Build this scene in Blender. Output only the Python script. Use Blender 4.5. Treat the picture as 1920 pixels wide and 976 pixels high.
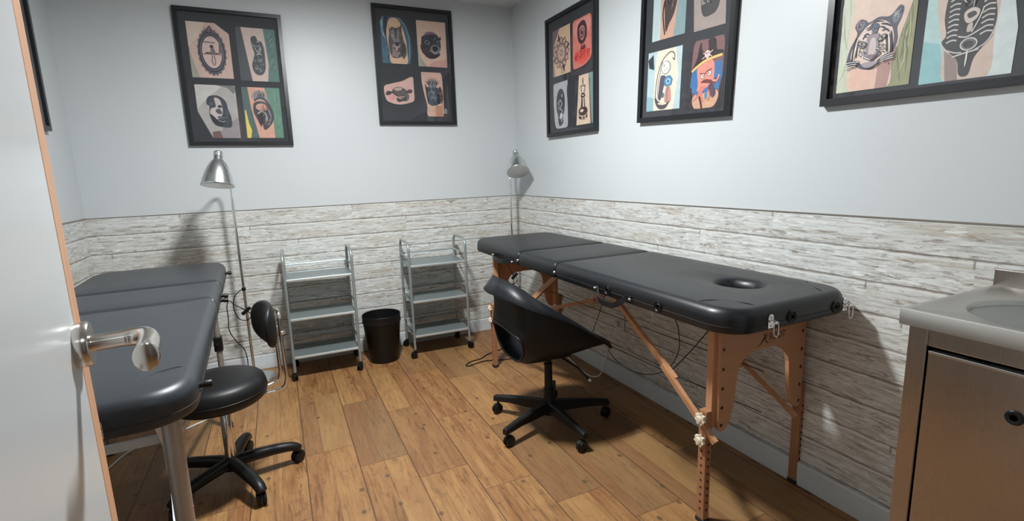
import bpy, math, random
from mathutils import Vector, Matrix, Euler
for o in list(bpy.data.objects): bpy.data.objects.remove(o)
S = bpy.context.scene
COL = S.collection
PI = math.pi
rnd = random.Random(7)

# ------------------------------------------------------------------ camera, light, exposure
cam_d = bpy.data.cameras.new('camera'); cam = bpy.data.objects.new('camera', cam_d); COL.objects.link(cam)
S.camera = cam
F_PX, YAW, PITCH, ROLL = 941.802, 0.433298, 0.1746098, -0.03426855
CAM = Vector((-1.642123, -3.410198, 1.171615))
fw = Vector((math.sin(YAW)*math.cos(PITCH), math.cos(YAW)*math.cos(PITCH), -math.sin(PITCH)))
rt = Vector((math.cos(YAW), -math.sin(YAW), 0)); up = rt.cross(fw)
rt2 = math.cos(ROLL)*rt + math.sin(ROLL)*up; up2 = -math.sin(ROLL)*rt + math.cos(ROLL)*up
cam.matrix_world = Matrix(((rt2.x, up2.x, -fw.x, CAM.x), (rt2.y, up2.y, -fw.y, CAM.y), (rt2.z, up2.z, -fw.z, CAM.z), (0,0,0,1)))
cam_d.sensor_fit = 'HORIZONTAL'; cam_d.sensor_width = 36; cam_d.lens = F_PX/1920*36
cam_d.clip_start = 0.02

S.view_settings.view_transform = 'Standard'; S.view_settings.look = 'None'
S.view_settings.gamma = 1; S.view_settings.use_curve_mapping = False
S.view_settings.exposure = 0.0
W = bpy.data.worlds.new('world'); S.world = W; W.use_nodes = True
W.node_tree.nodes['Background'].inputs[0].default_value = (0.75, 0.85, 1, 1)
W.node_tree.nodes['Background'].inputs[1].default_value = 0.03
LIGHT = Vector((-1.28, -1.6, 2.268))
ld = bpy.data.lights.new('ceiling_downlight', 'AREA'); ld.shape = 'DISK'; ld.size = 0.22; ld.energy = 76; ld.color = (0.95, 0.985, 1.0)
lo = bpy.data.objects.new('ceiling_downlight', ld); lo.location = LIGHT; COL.objects.link(lo)
ld2 = bpy.data.lights.new('corridor_fill_lamp', 'AREA'); ld2.shape = 'DISK'; ld2.size = 0.3; ld2.energy = 5; ld2.color = (0.93, 0.98, 1.0)  # added fill lamp, unseen, in the invented corridor behind the camera
lo2 = bpy.data.objects.new('corridor_fill_lamp', ld2); lo2.location = (-1.15, -4.3, 2.2); COL.objects.link(lo2)

# ------------------------------------------------------------------ materials
class NT:
    def __init__(s, name):
        s.m = bpy.data.materials.new(name); s.m.use_nodes = True
        s.t = s.m.node_tree; s.b = s.t.nodes['Principled BSDF']
    def n(s, typ, props=None, **ins):
        nd = s.t.nodes.new(typ)
        for k, v in (props or {}).items(): setattr(nd, k, v)
        for k, v in ins.items():
            key = int(k[1:]) if k[0] == 'i' and k[1:].isdigit() else k.replace('_', ' ')
            s.set(nd.inputs[key], v)
        return nd
    def set(s, sock, v):
        if isinstance(v, bpy.types.NodeSocket): s.t.links.new(v, sock)
        elif isinstance(v, bpy.types.Node): s.t.links.new(v.outputs[0], sock)
        elif isinstance(v, (tuple, list)) and len(v) == 3 and sock.type == 'RGBA': sock.default_value = (*v, 1)
        else: sock.default_value = v
    def math(s, op, a, b=0.0, c=0.0):
        return s.n('ShaderNodeMath', {'operation': op}, i0=a, i1=b, i2=c).outputs[0]
    def obj(s):
        return s.n('ShaderNodeNewGeometry').outputs['Position']
    def loc(s):
        return s.n('ShaderNodeTexCoord').outputs['Object']
    def noise(s, vec, scale, detail=4, rough=0.55, dist=0.0):
        return s.n('ShaderNodeTexNoise', None, Vector=vec, Scale=scale, Detail=detail, Roughness=rough, Distortion=dist).outputs[0]
    def ramp(s, fac, stops, interp='LINEAR'):
        nd = s.n('ShaderNodeValToRGB'); s.set(nd.inputs[0], fac); cr = nd.color_ramp; cr.interpolation = interp
        while len(cr.elements) < len(stops): cr.elements.new(0.5)
        for e, (p, c) in zip(cr.elements, stops):
            e.position = p; e.color = (*c, 1) if len(c) == 3 else c
        return nd.outputs[0]
    def mix(s, fac, a, b, mode='MIX'):
        nd = s.n('ShaderNodeMix', {'data_type': 'RGBA', 'blend_type': mode})
        s.set(nd.inputs[0], fac); s.set(nd.inputs[6], a); s.set(nd.inputs[7], b)
        return nd.outputs[2]
    def bump(s, h, strength=0.2, dist=0.002):
        nd = s.n('ShaderNodeBump', None, Height=h, Strength=strength, Distance=dist)
        s.set(s.b.inputs['Normal'], nd)
    def fin(s, col=None, rough=None, metal=None, **kw):
        if col is not None: s.set(s.b.inputs['Base Color'], col)
        if rough is not None: s.set(s.b.inputs['Roughness'], rough)
        if metal is not None: s.set(s.b.inputs['Metallic'], metal)
        for k, v in kw.items(): s.set(s.b.inputs[k.replace('_', ' ')], v)
        return s.m

def simple(name, col, rough=0.5, metal=0.0, var=0.06, nscale=30, bump=0.0, bscale=300, **kw):
    t = NT(name); p = t.loc()
    nz = t.noise(p, nscale, 4)
    c = t.mix(nz, tuple(x*(1-var) for x in col), tuple(min(1, x*(1+var)) for x in col))
    if bump: t.bump(t.noise(p, bscale, 3), bump, 0.001)
    return t.fin(c, rough, metal, **kw)

M = {}
t = NT('wall_paint'); p = t.obj()
M['wall'] = t.fin(t.mix(t.noise(p, 1.5, 3), (0.525,0.548,0.556), (0.55,0.575,0.583)), 0.42); t.bump(t.noise(p, 90, 4), 0.06, 0.002)
M['ceil'] = simple('ceiling_paint', (0.60,0.625,0.63), 0.8)

def plank_wall(name, axis):
    t = NT(name); p = t.obj()
    sep = t.n('ShaderNodeSeparateXYZ', None, Vector=p)
    u = sep.outputs[axis]; z = sep.outputs[2]
    zr = t.math('DIVIDE', t.math('ADD', z, -0.096), 0.1008)
    row = t.math('FLOOR', zr); fz = t.math('FRACT', zr)
    rr = t.n('ShaderNodeTexWhiteNoise', {'noise_dimensions': '1D'}, W=row).outputs[0]
    ul = t.math('ADD', t.math('DIVIDE', u, 0.95), t.math('MULTIPLY', rr, 5.0))
    col_i = t.math('FLOOR', ul); fu = t.math('FRACT', ul)
    seed = t.math('ADD', t.math('MULTIPLY', row, 3.7), t.math('MULTIPLY', col_i, 11.3))
    pv = t.n('ShaderNodeTexWhiteNoise', {'noise_dimensions': '1D'}, W=seed).outputs[0]
    def vec(us, zs):
        return t.n('ShaderNodeCombineXYZ', None, X=t.math('MULTIPLY', u, us), Y=t.math('MULTIPLY', z, zs), Z=seed)
    fine = t.noise(vec(7, 150), 1, 6, 0.7, 0.6)
    med = t.noise(vec(9, 70), 1, 7, 0.74, 1.2)
    broad = t.noise(vec(1.8, 9), 1, 4, 0.6, 0.4)
    warm = t.noise(vec(2.6, 22), 1, 3, 0.5)
    chips = t.noise(vec(22, 60), 1.1, 5, 0.75, 1.2)
    base = t.mix(broad, (0.66,0.675,0.655), (0.80,0.815,0.795))
    base = t.mix(t.ramp(fine, [(0.38,(1,)*3),(0.54,(0,)*3)]), base, (0.47,0.455,0.42))
    base = t.mix(t.ramp(warm, [(0.54,(0,)*3),(0.70,(0.6,)*3)]), base, (0.50,0.43,0.32))
    base = t.mix(t.ramp(med, [(0.37,(1,)*3),(0.47,(0,)*3)]), base, (0.25,0.205,0.165))
    # peeled patches: dense dark marks near board edges
    edge = t.math('ABSOLUTE', t.math('ADD', fz, -0.5))
    em = t.math('MULTIPLY', t.ramp(t.math('ADD', chips, t.math('MULTIPLY', edge, 0.22)), [(0.62,(0,)*3),(0.68,(1,)*3)]), 0.55)
    base = t.mix(em, base, (0.30,0.25,0.20))
    wh = t.ramp(t.noise(vec(16, 90), 1, 4, 0.6), [(0.57,(0,)*3),(0.65,(1,)*3)])
    base = t.mix(wh, base, (0.84,0.85,0.83))
    base = t.mix(t.math('MULTIPLY', pv, 0.22), base, (0.46,0.44,0.40))
    # grooves between the printed boards
    wob = t.math('MULTIPLY', t.math('ADD', t.noise(vec(9, 0), 1, 4), -0.5), 0.10)
    g = t.math('ADD', t.math('ABSOLUTE', t.math('ADD', fz, -0.5)), wob)
    gl = t.ramp(g, [(0.462,(0,)*3),(0.49,(1,)*3)])
    gd = t.math('MULTIPLY', gl, t.math('ADD', 0.45, t.math('MULTIPLY', t.noise(vec(3, 10), 1, 2), 0.7)))
    base = t.mix(gd, base, (0.17,0.14,0.115))
    hl = t.ramp(t.math('ADD', fz, wob), [(0.87,(0,)*3),(0.905,(0.75,)*3),(0.93,(0.75,)*3),(0.955,(0,)*3)])
    base = t.mix(hl, base, (0.80,0.81,0.78))
    ge = t.math('MULTIPLY', t.ramp(fu, [(0.0,(1,)*3),(0.0035,(1,)*3),(0.006,(0,)*3)]), t.ramp(fz, [(0.70,(0,)*3),(0.80,(1,)*3)]))
    base = t.mix(t.math('MULTIPLY', ge, 0.75), base, (0.17,0.14,0.115))
    t.bump(t.math('SUBTRACT', fine, t.math('MULTIPLY', gl, 0.8)), 0.25, 0.002)
    base = t.mix(1.0, base, (0.90,0.90,0.90), 'MULTIPLY')
    return t.fin(base, 0.38)
M['plank_x'] = plank_wall('whitewashed_planks_x', 0)
M['plank_y'] = plank_wall('whitewashed_planks_y', 1)

def floor_mat():
    t = NT('wood_look_floor_tiles'); p = t.obj()
    sep = t.n('ShaderNodeSeparateXYZ', None, Vector=p); x = sep.outputs[0]; y = sep.outputs[1]
    cx = t.math('DIVIDE', t.math('ADD', x, 1.64), 0.1995)
    ci = t.math('FLOOR', cx); fx = t.math('FRACT', cx)
    yy = t.math('DIVIDE', t.math('ADD', t.math('ADD', y, 0.605), t.math('MULTIPLY', ci, 0.1905)), 0.625)
    ri = t.math('FLOOR', yy); fy = t.math('FRACT', yy)
    seed = t.math('ADD', t.math('MULTIPLY', ci, 5.31), t.math('MULTIPLY', ri, 17.77))
    wn = t.n('ShaderNodeTexWhiteNoise', {'noise_dimensions': '1D'}, W=seed)
    r1 = wn.outputs[0]
    wn2 = t.n('ShaderNodeTexWhiteNoise', {'noise_dimensions': '1D'}, W=t.math('ADD', seed, 0.37)); r2 = wn2.outputs[0]
    # printed sub-boards inside a tile
    split = t.math('ADD', 0.25, t.math('MULTIPLY', r2, 0.5))
    sub = t.math('GREATER_THAN', fx, split)
    seed2 = t.math('ADD', seed, t.math('MULTIPLY', sub, 2.9))
    r3 = t.n('ShaderNodeTexWhiteNoise', {'noise_dimensions': '1D'}, W=seed2).outputs[0]
    def vec(a, b): return t.n('ShaderNodeCombineXYZ', None, X=t.math('MULTIPLY', x, a), Y=t.math('MULTIPLY', y, b), Z=seed2)
    g1 = t.noise(vec(75, 5.0), 1, 6, 0.65, 1.4)
    g2 = t.noise(vec(22, 2.5), 1, 5, 0.6, 1.0)
    broad = t.noise(vec(9, 5), 1, 4, 0.6)
    blot = t.noise(vec(34, 22), 1, 6, 0.75)
    light = (0.43,0.245,0.105); mid = (0.30,0.150,0.064); dark = (0.115,0.057,0.027)
    c = t.mix(t.ramp(g2, [(0.38,(0,)*3),(0.62,(1,)*3)]), mid, light)
    c = t.mix(t.ramp(broad, [(0.48,(0,)*3),(0.72,(0.65,)*3)]), c, (0.27,0.115,0.052))
    c = t.mix(t.ramp(g1, [(0.36,(0.75,)*3),(0.47,(0,)*3)]), c, dark)
    c = t.mix(t.ramp(g1, [(0.56,(0,)*3),(0.66,(0.5,)*3)]), c, (0.52,0.33,0.155))
    c = t.mix(t.ramp(blot, [(0.56,(0,)*3),(0.66,(0.65,)*3)]), c, dark)
    # tile to tile tone
    grey = t.ramp(r1, [(0.0,(0.55,)*3),(0.16,(0.55,)*3),(0.30,(0.0,)*3)])
    c = t.mix(grey, c, (0.19,0.125,0.072))
    c = t.mix(t.ramp(r3, [(0.0,(0.38,)*3),(0.5,(0,)*3)]), c, (0.30,0.14,0.065))
    c = t.mix(t.ramp(r3, [(0.55,(0,)*3),(1.0,(0.35,)*3)]), c, (0.52,0.33,0.15))
    # nail heads and knots
    vv = t.n('ShaderNodeCombineXYZ', None, X=t.math('MULTIPLY', x, 9.0), Y=t.math('MULTIPLY', y, 6.5), Z=0.0)
    vo = t.n('ShaderNodeTexVoronoi', {'voronoi_dimensions': '2D'}, Vector=vv, Scale=1.0, Randomness=1.0)
    gate = t.math('GREATER_THAN', t.n('ShaderNodeSeparateColor', None, Color=vo.outputs['Color']).outputs[0], 0.74)
    kn = t.math('MULTIPLY', t.ramp(vo.outputs[0], [(0.05,(1,)*3),(0.10,(0,)*3)]), gate)
    c = t.mix(t.math('MULTIPLY', kn, 0.75), c, (0.085,0.055,0.035))
    # joints
    ex = t.math('ABSOLUTE', t.math('ADD', fx, -0.5)); ey = t.math('ABSOLUTE', t.math('ADD', fy, -0.5))
    jx = t.ramp(ex, [(0.487,(0,)*3),(0.493,(1,)*3)]); jy = t.ramp(ey, [(0.4960,(0,)*3),(0.4978,(1,)*3)])
    j = t.math('MAXIMUM', jx, jy)
    c = t.mix(t.math('MULTIPLY', j, 0.9), c, (0.085,0.04,0.02))
    sj = t.math('MULTIPLY', t.ramp(t.math('ABSOLUTE', t.math('SUBTRACT', fx, split)), [(0.004,(1,)*3),(0.009,(0,)*3)]), 0.45)
    c = t.mix(sj, c, dark)
    t.bump(t.math('SUBTRACT', t.math('MULTIPLY', g1, 0.5), j), 0.25, 0.002)
    c = t.mix(1.0, c, (0.75,0.68,0.56), 'MULTIPLY')
    return t.fin(c, t.ramp(g2, [(0.3,(0.42,)*3),(0.7,(0.55,)*3)]))
M['floor'] = floor_mat()

def wood(name, light, dark, ax=2, rough=0.45, scale=1.0):
    t = NT(name); p = t.loc()
    sep = t.n('ShaderNodeSeparateXYZ', None, Vector=p)
    sc = [70*scale]*3; sc[ax] = 4*scale
    v = t.n('ShaderNodeCombineXYZ', None, X=t.math('MULTIPLY', sep.outputs[0], sc[0]), Y=t.math('MULTIPLY', sep.outputs[1], sc[1]), Z=t.math('MULTIPLY', sep.outputs[2], sc[2]))
    g = t.noise(v, 1, 5, 0.6, 0.8)
    c = t.mix(t.ramp(g, [(0.3,(0,)*3),(0.7,(1,)*3)]), dark, light)
    return t.fin(c, rough)
M['beech'] = wood('beech_wood', (0.52,0.265,0.135), (0.43,0.205,0.10), 2)
M['ply'] = wood('beech_plywood_panel', (0.49,0.245,0.125), (0.44,0.21,0.105), 0, 0.5, 0.5)
M['beech_dark'] = wood('stained_leg_wood', (0.36,0.17,0.082), (0.28,0.125,0.058), 2)
M['beech_y'] = wood('beech_wood_lengthwise', (0.52,0.265,0.135), (0.43,0.205,0.10), 1)
M['vinyl'] = simple('black_vinyl_upholstery', (0.008,0.0095,0.0115), 0.38, 0, 0.1, 20, 0.10, 420, Specular_IOR_Level=0.48)
M['vinyl_grey'] = simple('dark_grey_vinyl_upholstery', (0.022,0.026,0.031), 0.40, 0, 0.1, 20, 0.10, 420, Specular_IOR_Level=0.55)
M['black'] = simple('black_plastic', (0.006,0.006,0.0065), 0.42, Specular_IOR_Level=0.32)
M['blackm'] = simple('black_matte_plastic', (0.007,0.0075,0.0085), 0.5, Specular_IOR_Level=0.3)
M['shell'] = simple('black_chair_shell_plastic', (0.009,0.010,0.012), 0.42, 0, 0.05, 30, 0.05, 900, Specular_IOR_Level=0.28)
M['stool'] = simple('black_stool_leatherette', (0.007,0.007,0.0075), 0.46, 0, 0.05, 30, 0.06, 500, Specular_IOR_Level=0.38)
M['rubber'] = simple('black_rubber', (0.012,0.012,0.012), 0.7)
M['silver'] = simple('silver_painted_steel', (0.34,0.385,0.385), 0.32, 0.55)
M['lip_highlight'] = simple('silver_lip_highlight', (0.62,0.67,0.67), 0.28, 0.6)  # lighter silver: highlight from above painted into the front shelf lips
t = NT('silver_perforated_shelf'); p = t.obj()
vo = t.n('ShaderNodeTexVoronoi', None, Vector=p, Scale=260.0, Randomness=0.0)
M['mesh'] = t.fin(t.mix(t.ramp(vo.outputs[0], [(0.25,(0,)*3),(0.4,(1,)*3)]), (0.13,0.155,0.158), (0.28,0.325,0.325)), 0.36, 0.5)
def brushed(name, col, ax=0, rough=0.3, amp=0.10):
    t = NT(name); p = t.loc()
    sep = t.n('ShaderNodeSeparateXYZ', None, Vector=p)
    sc = [500]*3; sc[ax] = 6
    v = t.n('ShaderNodeCombineXYZ', None, X=t.math('MULTIPLY', sep.outputs[0], sc[0]), Y=t.math('MULTIPLY', sep.outputs[1], sc[1]), Z=t.math('MULTIPLY', sep.outputs[2], sc[2]))
    g = t.noise(v, 1, 2)
    r = t.math('ADD', rough-amp/2, t.math('MULTIPLY', g, amp))
    sm = t.noise(p, 7, 4)
    return t.fin(t.mix(sm, tuple(c*0.88 for c in col), col), r, 1.0)
M['steel'] = brushed('brushed_stainless_steel', (0.60,0.585,0.56), 1, 0.30)
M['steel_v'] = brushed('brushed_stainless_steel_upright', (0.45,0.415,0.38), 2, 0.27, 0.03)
M['steel_bowl_shaded'] = brushed('stainless_bowl_shaded', (0.36,0.37,0.355), 1, 0.42, 0.04)  # same steel, colour darkened to carry the dark reflection inside the bowl
M['alu'] = brushed('brushed_aluminium_lamp', (0.72,0.74,0.75), 2, 0.28)
M['alu_leg'] = simple('satin_aluminium_tube', (0.42,0.38,0.34), 0.42, 0.75)
M['chrome'] = simple('chrome', (0.80,0.80,0.80), 0.09, 1.0, 0.02)
M['nickel'] = simple('satin_nickel_handle', (0.66,0.62,0.57), 0.20, 1.0, 0.04)
M['screw'] = simple('steel_screw', (0.6,0.6,0.6), 0.3, 1.0)
M['dkscrew'] = simple('dark_bronze_screw', (0.07,0.045,0.03), 0.4, 0.6)
M['cream'] = simple('cream_plastic_knob', (0.70,0.60,0.45), 0.5)
M['white_plastic'] = simple('white_plastic', (0.62,0.62,0.60), 0.45)
M['white_bar'] = simple('white_enamel_bar', (0.62,0.66,0.68), 0.4)
M['hole'] = simple('drilled_hole_dark', (0.02,0.012,0.008), 0.9)
M['base'] = simple('white_baseboard_paint', (0.56,0.59,0.60), 0.38)
M['door'] = simple('white_lacquered_door', (0.63,0.655,0.665), 0.24, 0, 0.015, 2)
M['door_band'] = wood('door_edge_band', (0.64,0.36,0.215), (0.56,0.30,0.17), 2)
M['frame'] = simple('black_picture_frame', (0.010,0.011,0.013), 0.33)
M['mat'] = simple('charcoal_mat_board', (0.026,0.028,0.034), 0.7)
M['white_in'] = simple('white_shade_lining', (0.50,0.50,0.47), 0.6)
M['brown_door'] = wood('brown_wood_door', (0.22,0.10,0.055), (0.16,0.07,0.035), 2)
t = NT('picture_glass')
M['glass'] = t.m
nt = t.t; nt.nodes.remove(t.b); out = nt.nodes['Material Output']
tr = nt.nodes.new('ShaderNodeBsdfTransparent'); gl = nt.nodes.new('ShaderNodeBsdfGlossy'); gl.inputs['Roughness'].default_value = 0.015
lw0 = nt.nodes.new('ShaderNodeLayerWeight'); lw0.inputs[0].default_value = 0.5
pw = nt.nodes.new('ShaderNodeMath'); pw.operation = 'POWER'; pw.inputs[1].default_value = 5.0; nt.links.new(lw0.outputs['Facing'], pw.inputs[0])
lw = nt.nodes.new('ShaderNodeMath'); lw.operation = 'MULTIPLY_ADD'; lw.inputs[1].default_value = 0.9; lw.inputs[2].default_value = 0.05; nt.links.new(pw.outputs[0], lw.inputs[0])
mx = nt.nodes.new('ShaderNodeMixShader')
nt.links.new(lw.outputs[0], mx.inputs[0]); nt.links.new(tr.outputs[0], mx.inputs[1]); nt.links.new(gl.outputs[0], mx.inputs[2]); nt.links.new(mx.outputs[0], out.inputs[0])
t = NT('led_diffuser'); M['led'] = t.fin((0.9,0.95,1), 0.5); t.b.inputs['Emission Color'].default_value = (0.93,0.98,1,1); t.b.inputs['Emission Strength'].default_value = 8
t = NT('lamp_bulb_glass'); M['bulb'] = t.fin((0.80,0.80,0.77), 0.25)

PC = {}
PB = 1.0
def pm(c):
    """print ink colour (srgb 0-255)"""
    c = (*c, PB)
    if c not in PC:
        lin = tuple(((x/255)/12.92 if x/255 <= 0.04045 else ((x/255+0.055)/1.055)**2.4) for x in c[:3])
        g_ = sum(lin)/3; lin = tuple(min(0.92, (x*0.86+g_*0.14)*PB) for x in lin)
        PC[c] = simple('print_ink_%02x%02x%02x' % c[:3], lin, 0.55, 0, 0.17, 38)
    return PC[c]

# ------------------------------------------------------------------ mesh builder
class MB:
    def __init__(s): s.v = []; s.f = []; s.mi = []; s.mats = []; s.sm = []
    def mat(s, m):
        if m not in s.mats: s.mats.append(m)
        return s.mats.index(m)
    def add(s, vs, fs, m=None, smooth=False, M4=None):
        o = len(s.v)
        s.v += [tuple(M4 @ Vector(v)) if M4 else tuple(v) for v in vs]
        i = s.mat(m) if m is not None else 0
        for f in fs: s.f.append(tuple(o+k for k in f)); s.mi.append(i); s.sm.append(smooth)
        return s
    def box(s, a, b, m=None, bev=0.0, M4=None, smooth=False):
        (x0,y0,z0),(x1,y1,z1) = [tuple(min(p,q) for p,q in zip(a,b)), tuple(max(p,q) for p,q in zip(a,b))]
        if bev <= 0:
            vs = [(x0,y0,z0),(x1,y0,z0),(x1,y1,z0),(x0,y1,z0),(x0,y0,z1),(x1,y0,z1),(x1,y1,z1),(x0,y1,z1)]
            return s.add(vs, [(0,3,2,1),(4,5,6,7),(0,1,5,4),(1,2,6,5),(2,3,7,6),(3,0,4,7)], m, smooth, M4)
        b_ = min(bev, (x1-x0)/2.01, (y1-y0)/2.01, (z1-z0)/2.01)
        import bmesh
        bm = bmesh.new(); bmesh.ops.create_cube(bm, size=1)
        for v in bm.verts: v.co = Vector(((x0+x1)/2+v.co.x*(x1-x0), (y0+y1)/2+v.co.y*(y1-y0), (z0+z1)/2+v.co.z*(z1-z0)))
        bmesh.ops.bevel(bm, geom=list(bm.edges), offset=b_, segments=2, affect='EDGES', profile=0.5)
        bm.verts.index_update()
        vs = [v.co.copy() for v in bm.verts]; fs = [tuple(v.index for v in f.verts) for f in bm.faces]; bm.free()
        return s.add(vs, fs, m, smooth, M4)
    def tube(s, pts, r, m=None, n=12, caps=True, closed=False, flat=None, M4=None, smooth=True, upv=None):
        """sweep along pts; r float or list; flat=(w,h) for rectangular-ish section"""
        P = [Vector(p) for p in pts]; k = len(P)
        rs = r if isinstance(r, (list, tuple)) else [r]*k
        T = []
        for i in range(k):
            if closed: d = P[(i+1)%k]-P[i-1]
            else: d = P[min(i+1,k-1)]-P[max(i-1,0)]
            T.append(d.normalized() if d.length > 1e-9 else Vector((0,0,1)))
        ref = Vector(upv) if upv else (Vector((0,0,1)) if abs(T[0].z) < 0.9 else Vector((1,0,0)))
        X = (ref - T[0]*ref.dot(T[0])).normalized()
        vs = []
        for i in range(k):
            X = (X - T[i]*X.dot(T[i])).normalized(); Y = T[i].cross(X)
            if flat:
                w, h = flat
                for a, b in ((-1,-1),(1,-1),(1,1),(-1,1)): vs.append(P[i]+X*a*w/2+Y*b*h/2)
            else:
                for j in range(n):
                    a = 2*PI*j/n; vs.append(P[i]+X*math.cos(a)*rs[i]+Y*math.sin(a)*rs[i])
        n_ = 4 if flat else n; fs = []
        for i in range(k if closed else k-1):
            for j in range(n_):
                a = i*n_+j; b = i*n_+(j+1)%n_; c = ((i+1)%k)*n_+(j+1)%n_; d = ((i+1)%k)*n_+j
                fs.append((a,b,c,d))
        if caps and not closed:
            fs.append(tuple(range(n_-1,-1,-1))); fs.append(tuple((k-1)*n_+j for j in range(n_)))
        return s.add(vs, fs, m, smooth and not flat, M4)
    def lathe(s, prof, m=None, n=32, M4=None, smooth=True, close=False):
        vs = []; fs = []; k = len(prof)
        for r, z in prof:
            for j in range(n):
                a = 2*PI*j/n; vs.append((r*math.cos(a), r*math.sin(a), z))
        for i in range(k-1 if not close else k):
            for j in range(n):
                a = i*n+j; b = i*n+(j+1)%n; c = ((i+1)%k)*n+(j+1)%n; d = ((i+1)%k)*n+j
                fs.append((a,b,c,d))
        if not close:
            if prof[0][0] > 1e-6: fs.append(tuple(range(n-1,-1,-1)))
            if prof[-1][0] > 1e-6: fs.append(tuple((k-1)*n+j for j in range(n)))
        return s.add(vs, fs, m, smooth, M4)
    def prism(s, poly, t0, t1, m=None, M4=None, holes=()):
        """poly list of (u,v) extruded along w from t0 to t1; (u,v,w) coordinates then M4"""
        from mathutils.geometry import tessellate_polygon
        rings = [list(poly)]+[list(h) for h in holes]
        flat = [p for r in rings for p in r]
        tris = tessellate_polygon([[Vector((p[0],p[1],0)) for p in r] for r in rings])
        n = len(flat)
        vs = [(p[0],p[1],t0) for p in flat]+[(p[0],p[1],t1) for p in flat]
        fs = []
        for a,b,c in tris:
            ar = (flat[b][0]-flat[a][0])*(flat[c][1]-flat[a][1])-(flat[b][1]-flat[a][1])*(flat[c][0]-flat[a][0])
            if ar < 0: a,b,c = a,c,b
            fs.append((a+n,b+n,c+n)); fs.append((c,b,a))
        o = 0
        for r in rings:
            k = len(r)
            for i in range(k):
                a = o+i; b = o+(i+1)%k; fs.append((a,b,b+n,a+n))
            o += k
        return s.add(vs, fs, m, False, M4)
    def obj(s, name, mat=None, parent=None, loc=None, sharp=True, recalc=True):
        me = bpy.data.meshes.new(name); me.from_pydata(s.v, [], s.f)
        for mm in (s.mats or [mat]): me.materials.append(mm)
        if s.mats:
            for pl, i in zip(me.polygons, s.mi): pl.material_index = i
        for pl, q in zip(me.polygons, s.sm): pl.use_smooth = q
        import bmesh
        bm = bmesh.new(); bm.from_mesh(me)
        if recalc: bmesh.ops.recalc_face_normals(bm, faces=bm.faces)
        if sharp:
            for e in bm.edges:
                if len(e.link_faces) == 2 and e.calc_face_angle(0) > 0.7: e.smooth = False
        bm.to_mesh(me); bm.free(); me.update()
        o = bpy.data.objects.new(name, me); COL.objects.link(o)
        if parent: o.parent = parent
        if loc: o.location = loc
        return o

def tag(o, label=None, cat=None, group=None, kind=None):
    if label: o['label'] = label
    if cat: o['category'] = cat
    if group: o['group'] = group
    if kind: o['kind'] = kind
    return o
def thing(name, label, cat, loc=(0,0,0), rotz=0.0, group=None):
    o = bpy.data.objects.new(name, None); COL.objects.link(o); o.empty_display_size = 0.05
    o.location = loc; o.rotation_euler = (0,0,rotz)
    return tag(o, label, cat, group)
def struct(name, mb, m=None): return tag(mb.obj(name, m), kind='structure')
def RZ(a): return Matrix.Rotation(a, 4, 'Z')
def TR(x, y, z): return Matrix.Translation((x, y, z))
def crom(pts, seg=6, closed=False):
    P = [Vector(p) for p in pts]; n = len(P); out = []
    for i in range(n if closed else n-1):
        if closed: a,b,c,d = P[i-1],P[i],P[(i+1)%n],P[(i+2)%n]
        else: a,b,c,d = P[max(i-1,0)],P[i],P[i+1],P[min(i+2,n-1)]
        for k in range(seg):
            t_ = k/seg
            out.append(0.5*((2*b)+(-a+c)*t_+(2*a-5*b+4*c-d)*t_**2+(-a+3*b-3*c+d)*t_**3))
    if not closed: out.append(P[-1])
    return out
def align(d):
    """matrix rotating +Z to d"""
    return Vector((0,0,1)).rotation_difference(Vector(d)).to_matrix().to_4x4()

# ------------------------------------------------------------------ room shell
XL, YF, ZC = -2.576, -3.47, 2.303
DX0, DX1 = -1.80, -0.98     # doorway
struct('floor', MB().box((XL-0.1, -5.3, -0.08), (0.1, 0.1, 0)), M['floor'])
struct('ceiling', MB().box((XL-0.1, -5.3, ZC), (0.1, 0.1, ZC+0.08)), M['ceil'])
ZD = 1.0
b = MB(); b.box((XL-0.1, 0, ZD), (0.1, 0.1, ZC), M['wall']).box((XL-0.1, 0, 0), (0.1, 0.1, ZD), M['plank_x']); struct('wall_back', b)
b = MB(); b.box((0, -5.3, ZD), (0.1, 0, ZC), M['wall']).box((0, -5.3, 0), (0.1, 0, ZD), M['plank_y']); struct('wall_right', b)
b = MB(); b.box((XL-0.1, -5.3, ZD), (XL, 0, ZC), M['wall']).box((XL-0.1, -5.3, 0), (XL, 0, ZD), M['plank_y']); struct('wall_left', b)
b = MB(); b.box((XL, YF-0.1, 0), (DX0, YF, ZC)).box((DX1, YF-0.1, 0), (0, YF, ZC)).box((DX0, YF-0.1, 2.05), (DX1, YF, ZC)); struct('wall_front', b, M['wall'])
struct('wall_corridor', MB().box((XL-0.1, -5.3, 0), (0.1, -5.2, ZC)), M['wall'])
d2 = struct('door_2', MB().box((-1.75, -5.2, 0), (-0.95, -5.165, 2.03)), M['brown_door'])
for nm, a, c in (('baseboard_back', (XL, -0.013, 0), (0, 0, 0.091)), ('baseboard_right', (-0.013, YF, 0), (0, -0.013, 0.091)), ('baseboard_left', (XL, YF, 0), (XL+0.013, -0.013, 0.091))):
    struct(nm, MB().box(a, c, None, 0.004), M['base'])
b = MB()
b.box((XL, -0.004, ZD-0.002), (0, 0, ZD+0.001)); struct('trim_1', b, simple('cladding_top_edge_x', (0.20,0.17,0.14), 0.6))
b = MB(); b.box((-0.004, YF, ZD-0.002), (0, -0.004, ZD+0.001)); struct('trim_2', b, bpy.data.materials['cladding_top_edge_x'])
b = MB(); b.box((XL, YF, ZD-0.003), (XL+0.004, -0.004, ZD+0.002)); struct('trim_3', b, bpy.data.materials['cladding_top_edge_x'])

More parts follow.
